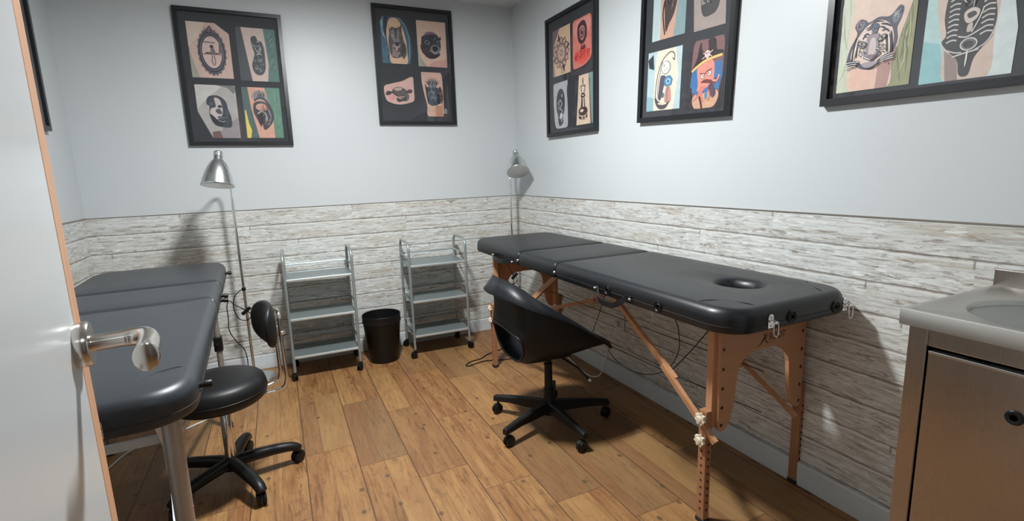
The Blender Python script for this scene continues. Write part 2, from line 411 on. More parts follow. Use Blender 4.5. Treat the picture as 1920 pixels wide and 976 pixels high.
# door leaf, opened into the room on the left of the camera
DA = math.radians(8.0)      # leaf direction, measured from +Y towards -X
E0 = Vector((-1.8735, -2.645, 0))
dirv = Vector((-math.sin(DA), math.cos(DA), 0)); nrm = Vector((math.cos(DA), math.sin(DA), 0))
DM = Matrix(((dirv.x, nrm.x, 0, E0.x), (dirv.y, nrm.y, 0, E0.y), (0,0,1,0), (0,0,0,1)))   # local x: towards free edge (0 at edge), y: face normal
door = MB().box((-0.80, -0.040, 0.008), (-0.042, 0.0, 2.02), None, 0.001, DM).obj('door_1', M['door']); tag(door, kind='structure')
MB().box((-0.042, -0.040, 0.008), (0.0, 0.0, 2.02), None, 0.004, DM).obj('edge_band', M['door_band'], door)
hz = 0.992
b = MB()
b.lathe([(0.0,0),(0.0255,0),(0.0262,0.002),(0.0262,0.012),(0.025,0.0138),(0,0.0138)], M['nickel'], 32, DM @ TR(-0.052, 0, hz) @ Matrix.Rotation(-PI/2,4,'X'))
hd = b.obj('door_handle', None, door)
b = MB()
b.lathe([(0.011,0.010),(0.0102,0.012),(0.0095,0.015),(0.0095,0.045),(0.010,0.048)], M['nickel'], 20, DM @ TR(-0.052, 0, hz) @ Matrix.Rotation(-PI/2,4,'X'))
lev = [(-0.052,0.044,hz),(-0.052,0.056,hz),(-0.060,0.066,hz-0.001),(-0.076,0.069,hz-0.003),(-0.095,0.069,hz-0.005),(-0.112,0.068,hz-0.007),(-0.125,0.068,hz-0.008)]
P = crom(lev, 5); k = len(P)
vs = []; n = 16
for i, q in enumerate(P):
    f = i/(k-1); T = (P[min(i+1,k-1)]-P[max(i-1,0)]).normalized(); Z = Vector((0,0,1)); Z = (Z-T*Z.dot(T)).normalized(); Y = T.cross(Z)
    ra = 0.010+0.007*f; rb = 0.010+0.003*f
    if i == k-1: ra *= 0.85; rb *= 0.8
    for j in range(n):
        a = 2*PI*j/n; vs.append(q+Z*math.cos(a)*ra+Y*math.sin(a)*rb)
fs = [(i*n+j, i*n+(j+1)%n, (i+1)*n+(j+1)%n, (i+1)*n+j) for i in range(k-1) for j in range(n)]+[tuple(range(n)), tuple((k-1)*n+j for j in range(n-1,-1,-1))]
b.add(vs, fs, M['nickel'], True, DM)
b.obj('lever', None, hd)

# ceiling fixture (out of frame, where the shadows say it hangs)
cl = thing('ceiling_light', 'round flush LED downlight in the middle of the ceiling', 'light', (LIGHT.x, LIGHT.y, ZC))
MB().lathe([(0.0,0),(0.135,0),(0.135,-0.012),(0.128,-0.018),(0.118,-0.020)], None, 40).obj('housing', M['base'], cl)
MB().lathe([(0.0,-0.018),(0.118,-0.018),(0.116,-0.022),(0.0,-0.024)], None, 40).obj('diffuser', M['led'], cl)

# ------------------------------------------------------------------ treatment couches
def outline(x0, x1, y0, y1, rads, d=0.0, n=10):
    """rounded rectangle inset by d, CCW from +x+y; rads = r at (x1,y1),(x0,y1),(x0,y0),(x1,y0)"""
    out = []
    cs = [((x1,y1),1,1,0),((x0,y1),-1,1,1),((x0,y0),-1,-1,2),((x1,y0),1,-1,3)]
    for (cx,cy),sx,sy,q in cs:
        R0 = rads[q]; r = max(R0-d, 0.002); ccx = cx-sx*(max(R0,d+0.002)); ccy = cy-sy*(max(R0,d+0.002))
        for i in range(n+1):
            a = q*PI/2+PI/2*i/n
            out.append((ccx+math.cos(a)*r, ccy+math.sin(a)*r))
    # subdivide the straight sides for smooth shading
    res = []
    for i in range(len(out)):
        a = out[i]; c = out[(i+1)%len(out)]; res.append(a)
        if (i+1)%(n+1) == 0:
            for k in range(1,6): res.append((a[0]+(c[0]-a[0])*k/6, a[1]+(c[1]-a[1])*k/6))
    return res
def pad(x0, x1, y0, y1, zb, zt, rads, hole=None, R=0.032, crown=0.004):
    rings = []; H = zt-zb
    prof = [(0.012,0.0),(0.004,0.002),(0.0,0.010),(0.0,H-R)]
    for i in range(1,8):
        a = PI/2*i/7; prof.append((R-R*math.cos(a), H-R+R*math.sin(a)))
    prof += [(R+0.02, H+0.4*crown), (R+0.05, H+crown)]
    for d, z in prof: rings.append([(p[0],p[1],zb+z) for p in outline(x0,x1,y0,y1,rads,d)])
    N = len(rings[0])
    if hole:
        hx, hy, ha, hb = hole
        def el(s_, z):
            r_ = []
            for p in rings[-1]:
                a = math.atan2(p[1]-hy, p[0]-hx); r_.append((hx+math.cos(a)*ha*s_, hy+math.sin(a)*hb*s_, z))
            return r_
        last = rings[-1]; ta = el(1.35, zt+crown*0.6)
        for f in (0.33, 0.66): rings.append([tuple(u+(w-u)*f for u,w in zip(p,q)) for p,q in zip(last,ta)])
        rings.append(ta); rings.append(el(1.2, zt-0.002)); rings.append(el(1.07, zt-0.011)); rings.append(el(1.0, zt-0.026)); rings.append(el(0.99, zb+0.01)); rings.append(el(1.0, zb))
        close = True
    else:
        cx, cy = (x0+x1)/2, (y0+y1)/2; last = rings[-1]
        for f in (0.4, 0.8, 0.97): rings.append([(p[0]+(cx-p[0])*f, p[1]+(cy-p[1])*f, zt+crown) for p in last])
    vs = [p for r in rings for p in r]; fs = []; K = len(rings)
    for i in range(K-1):
        for j in range(N): fs.append((i*N+j, i*N+(j+1)%N, (i+1)*N+(j+1)%N, (i+1)*N+j))
    if hole:
        for j in range(N): fs.append(((K-1)*N+j, (K-1)*N+(j+1)%N, (j+1)%N, j))
    else:
        fs.append(tuple((K-1)*N+j for j in range(N))); fs.append(tuple(range(N-1,-1,-1)))
    return MB().add(vs, fs, None, True)
def knob_star(c, d, m, r=0.021, h=0.016):
    """lobed hand knob, axis d"""
    poly = [( (r*(0.86+0.14*math.cos(7*2*PI*i/42)))*math.cos(2*PI*i/42), (r*(0.86+0.14*math.cos(7*2*PI*i/42)))*math.sin(2*PI*i/42)) for i in range(42)]
    M4 = TR(*c) @ align(d)
    return MB().prism(poly, 0.006, h, m, M4).lathe([(0.009,0),(0.009,0.007)], m, 14, M4).lathe([(0.011,h),(0.009,h+0.003),(0,h+0.004)], m, 14, M4)
def hook(parent, c, d, side):
    """chrome hook plate with hanging loop on a couch end; c centre, d outward normal, side tangent"""
    d = Vector(d); s_ = Vector(side); c = Vector(c); b = MB()
    M4 = Matrix(((s_.x, 0, d.x, c.x), (s_.y, 0, d.y, c.y), (0, 1, 0, c.z), (0,0,0,1)))
    pl = [(0.011*math.cos(a), 0.012+0.011*math.sin(a)) for a in [PI*i/10 for i in range(11)]]+[(-0.011,-0.018),(0.011,-0.018)]
    b.prism(pl, 0.0, 0.0025, M['chrome'], M4)
    for q in ((0,0.013),(0,-0.011)): b.lathe([(0.0035,0.0025),(0.002,0.004),(0,0.0042)], M['screw'], 10, M4 @ TR(q[0], q[1], 0))
    b.tube([M4 @ Vector(q) for q in ((-0.008,0.004,0.003),(-0.008,0.002,0.016),(-0.005,0,0.020),(0.005,0,0.020),(0.008,0.002,0.016),(0.008,0.004,0.003))], 0.0022, M['chrome'], 8)
    o = b.obj('hook_plate', None, parent)
    lp = [M4 @ Vector(q) for q in ((0.0085,0.0,0.020),(0.010,-0.018,0.021),(0.0085,-0.032,0.021),(0,-0.039,0.021),(-0.0085,-0.032,0.021),(-0.010,-0.018,0.021),(-0.0085,0.0,0.020),(0,0.004,0.020))]
    MB().tube(crom(lp, 4, True), 0.0018, M['chrome'], 8, closed=True).obj('loop', None, o)
    return o
def grommet(parent, c, d):
    M4 = TR(*c) @ align(d)
    return MB().lathe([(0.006,0.001),(0.0065,0.004),(0.009,0.0045),(0.011,0.0028),(0.013,0.0028),(0.015,0.005),(0.0175,0.0045),(0.019,0.0015),(0.019,-0.001)], M['black'], 28, M4).lathe([(0.0,0.0012),(0.006,0.0012)], M['hole'], 16, M4).obj('grommet', None, parent)
def carry_handle(parent, a, c, d, drop=0.03):
    a = Vector(a); c = Vector(c); d = Vector(d); m1 = a.lerp(c, 0.30)+d*0.030+Vector((0,0,-drop)); m2 = a.lerp(c, 0.72)+d*0.032+Vector((0,0,-drop))
    pts = crom([a+d*0.004, a.lerp(c,0.10)+d*0.010, m1, m2, a.lerp(c,0.92)+d*0.010, c+d*0.004], 6)
    ou = MB().tube(pts, 0, M['vinyl'], flat=(0.020,0.006), upv=(0,0,1)).obj('carry_handle', None, parent)
    for q in (a, c): MB().lathe([(0.0055,0.002),(0.005,0.008),(0.003,0.0105),(0,0.011)], M['screw'], 12, TR(*(q+d*0.002)) @ align(d)).obj('screw', None, ou)

# ---- couch A: black with beech frame, along the right wall
A = thing('massage_table', 'black padded folding massage table with an orange beech frame along the right wall', 'massage table', (-0.285, -1.465, 0))
AO = Vector((0.285, 1.465, 0))   # world -> local
def Al(x, y, z): return Vector((x, y, z))+AO
AX0, AX1, AZB, AZT = -0.558, -0.012, 0.700, 0.774
def a_pad(name, y0, y1, rads, hole=None, dz=0.0):
    b = pad(AX0+AO.x, AX1+AO.x, y0+AO.y, y1+AO.y, AZB, AZT+dz, rads, hole and (hole[0]+AO.x, hole[1]+AO.y, hole[2], hole[3]))
    return b.obj(name, M['vinyl'], A)
s1 = a_pad('footrest_cushion', -1.140, -0.480, (0.11,0.11,0.014,0.014))
s2 = a_pad('middle_cushion', -1.512, -1.143, (0.014,)*4)
s3 = a_pad('head_cushion', -2.470, -1.515, (0.014,0.014,0.095,0.095), (-0.252,-2.225,0.062,0.072))
# piping round the pads
for s_, y0, y1, rads in ((s1,-1.140,-0.480,(0.11,0.11,0.014,0.014)),(s3,-2.470,-1.515,(0.014,0.014,0.095,0.095))):
    pts = [(p[0]+AO.x, p[1]+AO.y, AZB+0.022) for p in outline(AX0,AX1,y0,y1,rads,-0.0003)]
    MB().tube(pts, 0.0010, M['rubber'], 6, closed=True).obj('seam_welt', None, s_)
# corner seams on the head cushion
for sx in (AX0, AX1):
    sg = 1 if sx == AX0 else -1
    pts = crom([Al(sx-0.0005*sg, -2.325, 0.735), Al(sx+0.010*sg, -2.322, 0.762), Al(sx+0.034*sg, -2.328, 0.775), Al(sx+0.07*sg, -2.352, 0.777), Al(sx+0.10*sg, -2.392, 0.777), Al(sx+0.122*sg, -2.438, 0.774), Al(sx+0.13*sg,-2.463,0.757), Al(sx+0.132*sg,-2.4705,0.735)], 5)
    MB().tube(pts, 0.0009, M['rubber'], 6).obj('corner_seam', None, s3)
for c, d in (((-0.558,-1.905,0.727),(-1,0,0)), ((-0.558,-2.180,0.727),(-1,0,0)), ((-0.315,-2.470,0.729),(0,-1,0)), ((-0.115,-2.470,0.729),(0,-1,0))):
    grommet(s3, Al(*c), d)
hook(s3, Al(-0.405,-2.4705,0.727), (0,-1,0), (1,0,0)); hook(s3, Al(-0.062,-2.465,0.727), (0,-1,0), (1,0,0))
carry_handle(s3, Al(-0.559,-1.835,0.722), Al(-0.559,-2.045,0.722), (-1,0,0))
carry_handle(s1, Al(-0.559,-0.83,0.716), Al(-0.559,-1.085,0.712), (-1,0,0), 0.008)
for y in (-1.142, -1.5135):
    MB().lathe([(0.0075,0),(0.007,0.004),(0.004,0.007),(0,0.0075)], M['screw'], 14, TR(*Al(-0.559,y,0.728)) @ align((-1,0,0))).obj('hinge_stud', None, s2)
# under-rails
for x in (AX0+0.115, AX1-0.12):
    MB().box(Al(x,-2.36,0.684), Al(x+0.022,-0.60,0.7005)).obj('under_rail', M['beech_dark'], A)
def a_end(y, xc, sy):
    """end frame at y; sy=-1 faces the camera"""
    hw = 0.200
    arch = [(hw,0.700),(hw,0.335),(hw-0.012,0.322),(hw-0.03,0.325),(hw-0.052,0.352),(hw-0.066,0.40),(hw-0.073,0.45),(hw-0.077,0.50),(hw-0.088,0.535),(hw-0.110,0.558),(hw-0.145,0.570),(0,0.573)]
    poly = arch + [(-x,z) for x,z in reversed(arch[:-1])]
    Mx = Matrix(((1,0,0,xc+AO.x),(0,0,1,y+AO.y),(0,1,0,0),(0,0,0,1)))
    pn = MB().prism(poly, -0.007, 0.007, M['ply'], Mx).obj('end_panel', None, A)
    for sx in (-1,1):
        for z in (0.665, 0.60, 0.535, 0.47, 0.405, 0.345):
            MB().lathe([(0.006,0.0072),(0.005,0.0088),(0,0.0092)], M['dkscrew'], 12, TR(*Al(xc+sx*(hw-0.014), y, z)) @ align((0,sy,0))).obj('panel_screw', None, pn)
    for sx in (-1,1):
        x = xc+sx*(hw+0.002)
        MB().box(Al(x-0.013, y-sy*0.007, 0.335), Al(x+0.013, y-sy*0.033, 0.700), None, 0.002).obj('corner_post', M['beech'], A)
        xo = xc+sx*(hw+0.028)
        b = MB().box(Al(xo-0.0125, y-sy*0.002, 0.012), Al(xo+0.0125, y-sy*0.034, 0.398), M['beech_dark'], 0.002)
        for k in range(11):
            z = 0.05+k*0.026
            b.lathe([(0.0042,0.0128),(0.0042,0.0131),(0,0.0131)], M['hole'], 10, TR(*Al(xo, y-sy*0.018, z)) @ align((sx,0,0)))
            b.lathe([(0.0042,0.0165),(0.0042,0.0168),(0,0.0168)], M['hole'], 10, TR(*Al(xo, y-sy*0.018, z)) @ align((0,sy,0)))
        lg = b.obj('leg', None, A)
        MB().box(Al(xo-0.015, y+0.000 if sy>0 else y-0.001, 0.0), Al(xo+0.015, y-sy*0.036, 0.016), None, 0.003).obj('rubber_foot', M['rubber'], lg)
        for z in (0.372, 0.298):
            knob_star(Al(xo+sx*0.012, y-sy*0.018, z), (sx,0,0), M['cream']).obj('hand_knob', None, lg)
    return xc
a_end(-2.318, -0.232, -1); a_end(-0.690, -0.300, 1)
# folding diagonal braces, two laths each, lower one lapped beside the upper
def a_brace(p, mid, q, w=0.026, th=0.014, off=0.014):
    p, mid, q = Al(*p), Al(*mid), Al(*q)
    o = MB().tube([p, mid+(mid-p).normalized()*0.035], 0, M['beech_y'], flat=(w,th), upv=(0,1,0.5)).obj('diagonal_brace', None, A)
    of = Vector((off,0,0))
    MB().tube([mid-(q-mid).normalized()*0.03+of, q+of], 0, M['beech_y'], flat=(w*0.85,th), upv=(0,1,0.5)).obj('lower_lath', None, o)
    MB().lathe([(0.006,0),(0.005,0.004),(0,0.005)], M['dkscrew'], 10, TR(*(mid+Vector((-0.0,0,0)))) @ align((-1,0,0)) @ TR(0,0,th/2)).obj('pivot_screw', None, o)
a_brace((-0.478,-1.795,0.700), (-0.462,-2.135,0.470), (-0.452,-2.345,0.305), off=-0.010)
a_brace((-0.085,-1.70,0.695), (-0.075,-2.08,0.425), (-0.066,-2.330,0.285), off=0.010)
a_brace((-0.478,-1.42,0.700), (-0.485,-1.08,0.47), (-0.498,-0.675,0.305), off=-0.010)
a_brace((-0.085,-1.52,0.695), (-0.088,-1.14,0.455), (-0.108,-0.675,0.30), off=0.010)
# tension cords
cords = [((-0.20,-0.70,0.455),(-0.20,-2.30,0.475)), ((-0.20,-1.46,0.70),(-0.20,-1.244,0.263)), ((-0.44,-2.30,0.68),(-0.455,-2.135,0.47)), ((-0.20,-1.42,0.298),(-0.20,-2.30,0.326)), ((-0.50,-0.83,0.70),(-0.38,-0.85,0.45)), ((-0.20,-1.80,0.70),(-0.20,-1.895,0.52))]
for a_, c_ in cords:
    a_, c_ = Al(*a_), Al(*c_); mm = a_.lerp(c_, 0.5)-Vector((0,0,0.006))
    MB().tube(crom([a_, mm, c_], 5), 0.0018, M['black'], 6).obj('tension_cord', None, A)
MB().tube(crom([Al(*q) for q in ((-0.20,-1.895,0.52),(-0.20,-1.905,0.44),(-0.20,-1.871,0.358),(-0.20,-1.80,0.29),(-0.20,-1.66,0.233),(-0.20,-1.50,0.232),(-0.20,-1.41,0.271))], 6), 0.0018, M['black'], 6).obj('tension_cord', None, A)
# printed logo on the near end panel
def text_mesh(body, size, font_shear=0.0):
    cu = bpy.data.curves.new('lettering', 'FONT'); cu.body = body; cu.size = size; cu.shear = font_shear; cu.resolution_u = 3; cu.offset = 0.0
    ob = bpy.data.objects.new('lettering', cu); COL.objects.link(ob)
    dg = bpy.context.evaluated_depsgraph_get(); me = bpy.data.meshes.new_from_object(ob.evaluated_get(dg))
    bpy.data.objects.remove(ob); vs = [v.co.copy() for v in me.vertices]; fs = [tuple(p.vertices) for p in me.polygons]
    bpy.data.meshes.remove(me); return vs, fs
ink = simple('black_logo_ink', (0.012,0.008,0.008), 0.6)
b = MB()
LM = Matrix(((1,0,0,-0.247+AO.x),(0,0,-1,-2.3253+AO.y),(0,1,0,0.596),(0,0,0,1)))
vs, fs = text_mesh('ROOT', 0.034, 0.15)
b.add([(v.x*0.82+0.030, v.y, 0.0002) for v in vs], fs, ink, False, LM)
# stylised running mark in front of the letters
def strip(b, pts, w, z, m, M4):
    P = [Vector((p[0],p[1],0)) for p in pts]; n = len(P); ws = w if isinstance(w,(list,tuple)) else [w]*n; vs = []
    for i in range(n):
        d = (P[min(i+1,n-1)]-P[max(i-1,0)]); d = d.normalized() if d.length > 0 else Vector((1,0,0)); q = Vector((-d.y,d.x,0))*ws[i]/2
        vs += [(P[i].x+q.x,P[i].y+q.y,z),(P[i].x-q.x,P[i].y-q.y,z)]
    b.add(vs, [(2*i,2*i+1,2*i+3,2*i+2) for i in range(n-1)], m, False, M4)
strip(b, [(-0.022,-0.014),(-0.008,-0.008),(0.004,0.004),(0.014,0.020),(0.024,0.030)], [0.001,0.004,0.006,0.004,0.001], 0.0002, ink, LM)
strip(b, [(0.006,0.028),(0.012,0.012),(0.018,-0.002),(0.028,-0.006)], [0.002,0.005,0.004,0.001], 0.0003, ink, LM)
strip(b, [(0.0,0.008),(0.012,0.010),(0.030,0.022)], [0.001,0.004,0.002], 0.0004, ink, LM)
vs, fs = text_mesh('massage tables', 0.006)
b.add([(v.x+0.016, v.y-0.009, 0.0002) for v in vs], fs, M['dkscrew'], False, LM)
b.obj('printed_logo', None, A)

# ---- couch B: dark grey with aluminium legs, along the left wall
BR = math.radians(2.4)
B = thing('massage_table', 'dark grey padded massage table on aluminium legs at the left wall, behind the door', 'massage table', (-2.165, -1.285, 0), BR)
BW, BZB, BZT = 0.285, 0.676, 0.752
s1 = pad(-BW, BW, 0.345, 0.965, BZB, BZT, (0.11,0.11,0.014,0.014)).obj('footrest_cushion', M['vinyl_grey'], B)
s2 = pad(-BW, BW, -0.022, 0.342, BZB, BZT, (0.014,)*4).obj('middle_cushion', M['vinyl_grey'], B)
s3 = pad(-BW, BW, -0.960, -0.025, BZB, BZT, (0.014,0.014,0.095,0.095)).obj('head_cushion', M['vinyl_grey'], B)
for s_, y0, y1, rads in ((s1,0.345,0.965,(0.11,0.11,0.014,0.014)),(s3,-0.960,-0.025,(0.014,0.014,0.095,0.095))):
    MB().tube([(p[0], p[1], BZB+0.022) for p in outline(-BW,BW,y0,y1,rads,-0.0003)], 0.0010, M['rubber'], 6, closed=True).obj('seam_welt', None, s_)
for sg in (1,-1):
    pts = crom([(sg*(BW+0.0005),-0.800,BZT-0.04),(sg*(BW-0.010),-0.795,BZT-0.012),(sg*(BW-0.036),-0.80,BZT+0.0010),(sg*(BW-0.08),-0.826,BZT+0.004),(sg*(BW-0.12),-0.868,BZT+0.003),(sg*(BW-0.145),-0.92,BZT-0.001),(sg*(BW-0.150),-0.952,BZT-0.014),(sg*(BW-0.150),-0.961,BZT-0.04)], 5)
    MB().tube(pts, 0.0009, M['rubber'], 6).obj('corner_seam', None, s3)
def peg(parent, c, d, L=0.026):
    MB().lathe([(0.007,-0.004),(0.007,0.010),(0.0095,0.011),(0.0095,L-0.002),(0.008,L),(0,L)], M['black'], 14, TR(*c) @ align(d)).obj('side_peg', None, parent)
peg(s3, (BW,-0.835,BZB+0.035), (1,0,0)); peg(s1, (BW,0.80,BZB+0.030), (1,0,0)); peg(s2, (BW,0.25,BZB+0.022), (1,0,0)); peg(s2, (BW,0.215,BZB+0.010),(1,0,0)); 
hook(s3, (0.12,-0.9605,BZB+0.026), (0,-1,0), (1,0,0)); hook(s3, (-0.16,-0.9605,BZB+0.026), (0,-1,0), (1,0,0))
for sy in (-1, 1):
    MB().box((-BW+0.03, sy*0.70-0.013, BZB-0.024), (BW-0.03, sy*0.70+0.013, BZB+0.002), None, 0.003).obj('cross_rail', M['alu_leg'], B)
    for sx in (-1, 1):
        yy = -0.865 if sy < 0 else 0.535
        xx = sx*(BW-0.055 if sy > 0 else BW-0.060)
        r = 0.019 if sy < 0 else 0.0125
        b = MB().tube([(xx,yy,BZB+0.002),(xx,yy-0.02,0.30),(xx,yy-0.03,0.02)], [r,r,r*0.92], M['alu_leg'], 20)
        if sy < 0:
            for k in range(10):
                z = 0.12+k*0.036
                b.lathe([(0.0025,r-0.0008),(0.002,r+0.0012),(0,r+0.0014)], M['screw'], 8, TR(xx, yy-0.02, z) @ align((1,0.25,0)))
        lg = b.obj('leg', None, B)
        MB().lathe([(r+0.004,0),(r+0.003,0.02),(r+0.001,0.03)], M['rubber'], 16, TR(xx, yy-0.03, 0)).obj('rubber_foot', None, lg)
        if sy > 0:
            MB().box((xx-0.018, yy-0.034, 0.385), (xx+0.018, yy+0.012, 0.455), None, 0.005).obj('height_clamp', M['black'], lg)
            MB().lathe([(0.008,0),(0.008,0.018),(0,0.018)], M['black'], 12, TR(xx, yy-0.030, 0.42) @ align((-0.5,-1,0))).obj('clamp_knob', None, lg)
    # folding braces of flat white bar
for sx in (-1, 1):
    MB().tube([(sx*0.10,-0.50,BZB),(sx*0.105,-0.235,0.30)], 0, M['white_bar'], flat=(0.022,0.006), upv=(1,0,0)).obj('folding_brace', None, B)
    MB().tube([(sx*0.105,-0.225,0.28),(sx*0.16,-0.62,0.26),(sx*0.215,-0.885,0.245)], 0, M['white_bar'], flat=(0.030,0.010), upv=(0,0,1)).obj('folding_brace', None, B)
    MB().tube([(sx*0.105,-0.215,0.30),(sx*0.215,0.505,0.26)], 0, M['white_bar'], flat=(0.024,0.008), upv=(0,0,1)).obj('folding_brace', None, B)
    MB().box((sx*0.105-0.014,-0.245,0.235),(sx*0.105+0.014,-0.205,0.36), None, 0.002).obj('brace_bracket', M['white_bar'], B)
b = MB(); b.box((-0.13,-0.232,0.325),(0.09,-0.218,0.355), None, 0.002); b.obj('spreader_bar', M['white_bar'], B)

# ------------------------------------------------------------------ rolling trolleys
def trolley(label, loc, rot, w=0.372, dp=0.255):
    T = thing('rolling_trolley', label, 'trolley', loc, rot, 'silver three-shelf trolleys')
    r = 0.0085; hx = w/2; hy = dp/2
    for sx in (-1, 1):
        pts = [(sx*hx,-hy,0.055),(sx*hx,-hy,0.70)]+[(sx*hx, -hy+0.05-0.05*math.cos(a), 0.70+0.055*math.sin(a)) for a in [PI/2*i/7 for i in range(1,8)]]
        pts += [(sx*hx, hy-0.05+0.05*math.sin(a), 0.70+0.055*math.cos(a)) for a in [PI/2*i/7 for i in range(0,8)]]+[(sx*hx,hy,0.055)]
        sf = MB().tube(pts, r, M['silver'], 12).obj('side_frame', None, T)
        for z in (0.655, 0.432, 0.205):
            MB().tube([(sx*hx,-hy,z),(sx*hx,hy,z)], 0.005, M['silver'], 8).obj('side_rail', None, sf)
    for z in (0.607, 0.374, 0.146):
        b = MB()
        b.box((-hx+0.004,-hy+0.004,z-0.001),(hx-0.004,hy-0.004,z+0.001), M['mesh'])
        b.box((-hx+0.004,-hy-0.004,z-0.013),(hx-0.004,-hy+0.006,z+0.003), M['lip_highlight'], 0.0045)
        b.box((-hx+0.004,hy-0.006,z-0.013),(hx-0.004,hy+0.004,z+0.003), M['silver'], 0.0035)
        for sx in (-1,1): b.box((sx*(hx-0.004)-0.003,-hy,z-0.012),(sx*(hx-0.004)+0.003,hy,z+0.002), M['silver'])
        sh = b.obj('shelf', None, T)
        MB().tube([(-hx,hy,z+0.050),(hx,hy,z+0.050)], 0.005, M['silver'], 8).obj('back_rail', None, sh)
    for sx in (-1,1):
        for sy in (-1,1):
            x, y = sx*hx, sy*hy; a = rnd.uniform(0, 2*PI)
            M4 = TR(x, y, 0) @ RZ(a)
            ca = MB().lathe([(0.006,0.040),(0.009,0.043),(0.009,0.056),(0.006,0.058)], M['black'], 12, M4)
            ca.prism([(0.012*math.cos(q)*1.5+0.006, 0.030+0.017*math.sin(q)) for q in [PI*i/8-0.15 for i in range(9)]], -0.010, 0.010, M['black'], M4 @ Matrix(((1,0,0,0),(0,0,1,0),(0,1,0,0),(0,0,0,1))))
            co = ca.obj('caster', None, T)
            wb = MB()
            for q in (-1,1): wb.lathe([(0,-0.0045),(0.014,-0.0045),(0.0185,-0.003),(0.0185,0.003),(0.014,0.0045),(0,0.0045)], M['black'], 20, M4 @ TR(0.010, q*0.0085, 0.0188) @ Matrix.Rotation(PI/2,4,'X'))
            wb.obj('wheel', None, co)
    return T
trolley('silver three-shelf trolley at the left, next to the black stool', (-1.454, -0.203, 0), math.radians(-1.0))
trolley('silver three-shelf trolley to the right of the black waste bin', (-0.732, -0.188, 0), math.radians(-1.5))

# ------------------------------------------------------------------ waste bin
WB = thing('waste_bin', 'black round plastic waste bin between the two silver trolleys', 'waste bin', (-1.105, -0.222, 0))
MB().lathe([(0,0),(0.090,0),(0.094,0.006),(0.117,0.262),(0.119,0.264),(0.1195,0.295),(0.1205,0.297),(0.121,0.303),(0.119,0.306),(0.116,0.304),(0.1145,0.262),(0.092,0.010),(0,0.008)], M['black'], 48).obj('bin_body', None, WB)
MB().lathe([(0.1165,0.256),(0.1205,0.258),(0.1215,0.262),(0.1205,0.268),(0.1170,0.270)], M['black'], 48, close=True).obj('rim_band', None, WB)

# ------------------------------------------------------------------ floor lamps
def lamp(label, px, py, cap, opn, neck, group='brushed steel floor lamps', n_clip=None):
    """cap = centre of shade top, opn = centre of shade opening (world)"""
    L = thing('floor_lamp', label, 'floor lamp', (px, py, 0), 0, group)
    O = Vector((px, py, 0)); cap = Vector(cap)-O; opn = Vector(opn)-O
    MB().lathe([(0,0),(0.118,0),(0.120,0.004),(0.119,0.010),(0.100,0.017),(0.02,0.022),(0.012,0.034),(0,0.034)], M['alu'], 48).obj('base', None, L)
    MB().tube([(0,0,0.02),(0,0,0.62),(0,0,1.08)], 0.0075, M['chrome'], 16).obj('pole', None, L)
    ax = (opn-cap); H = ax.length; ax.normalize()
    att = cap+ax*0.035
    back = Vector((0,0,1)).cross(ax)
    MB().tube(crom([Vector((0,0,1.075)), Vector((0,0,1.12))]+[Vector(q)-O for q in neck]+[att], 6), 0.0055, M['chrome'], 12).obj('gooseneck', None, L)
    M4 = TR(*cap) @ align(ax)
    s_ = H/0.185
    outer = [(0,0),(0.014,0.0),(0.019,0.003),(0.0205,0.008),(0.0205,0.014),(0.0195,0.015),(0.0205,0.016),(0.0205,0.022),(0.0195,0.023),(0.0205,0.024),(0.021,0.044),(0.026,0.050),(0.038,0.066),(0.050,0.090),(0.060,0.118),(0.068,0.148),(0.0745,0.176),(0.077,0.185)]
    outer = [(r, z*s_) for r, z in outer]
    sh = MB().lathe(outer+[(0.0755,0.1845*s_)], M['alu'], 48, M4)
    so = sh.obj('lamp_shade', None, L, sharp=False)
    MB().lathe([(0.0758,0.1843*s_),(0.073,0.174*s_),(0.066,0.146*s_),(0.058,0.116*s_),(0.048,0.088*s_),(0.036,0.066*s_),(0.018,0.058*s_),(0,0.058*s_)], M['white_in'], 48, M4).obj('shade_lining', None, so)
    MB().lathe([(0.014,0.058*s_),(0.014,0.080*s_),(0.018,0.095*s_),(0.027,0.122*s_),(0.0285,0.136*s_),(0.026,0.150*s_),(0.018,0.160*s_),(0,0.164*s_)], M['bulb'], 24, M4).obj('bulb', None, so)
    # cord with inline switch
    cz = [(-0.012,-0.004,0.555),(-0.050,-0.01,0.52),(-0.062,-0.01,0.45),(-0.040,-0.012,0.385),(0.004,-0.016,0.375),(0.022,-0.018,0.405),(-0.01,-0.02,0.44),(-0.055,-0.02,0.475),(-0.078,-0.016,0.50),(-0.095,-0.01,0.47),(-0.096,-0.006,0.40),(-0.10,0.0,0.32),(-0.070,0.0,0.25),(-0.035,0.0,0.19),(-0.028,0.0,0.10),(-0.045,0.01,0.03),(-0.06,0.03,0.012)]
    co = MB().tube(crom(cz, 5), 0.0028, M['black'], 8).obj('power_cord', None, L)
    MB().box((-0.010,-0.008,-0.030),(0.010,0.008,0.030), None, 0.005, TR(0.0,-0.019,0.43) @ Matrix.Rotation(0.9,4,'Y')).obj('inline_switch', M['black'], co)
    MB().lathe([(0.0105,-0.009),(0.0115,0),(0.0105,0.009)], M['black'], 14, TR(0,0,0.556)).obj('cord_clip', None, co)
    return L
lamp('brushed metal floor lamp beside the left trolley, under the left pair of wall pictures', -1.862, -0.172, (-1.879,-0.42,1.325), (-1.899,-0.455,1.152), [(-1.862,-0.175,1.17),(-1.866,-0.20,1.222),(-1.871,-0.25,1.248),(-1.876,-0.32,1.262)])
lamp('brushed metal floor lamp in the far corner behind the head of the black table', -0.136, -0.170, (-0.116,-0.225,1.311), (-0.142,-0.315,1.170), [(-0.130,-0.150,1.17),(-0.122,-0.140,1.215),(-0.118,-0.155,1.255),(-0.119,-0.195,1.28)])

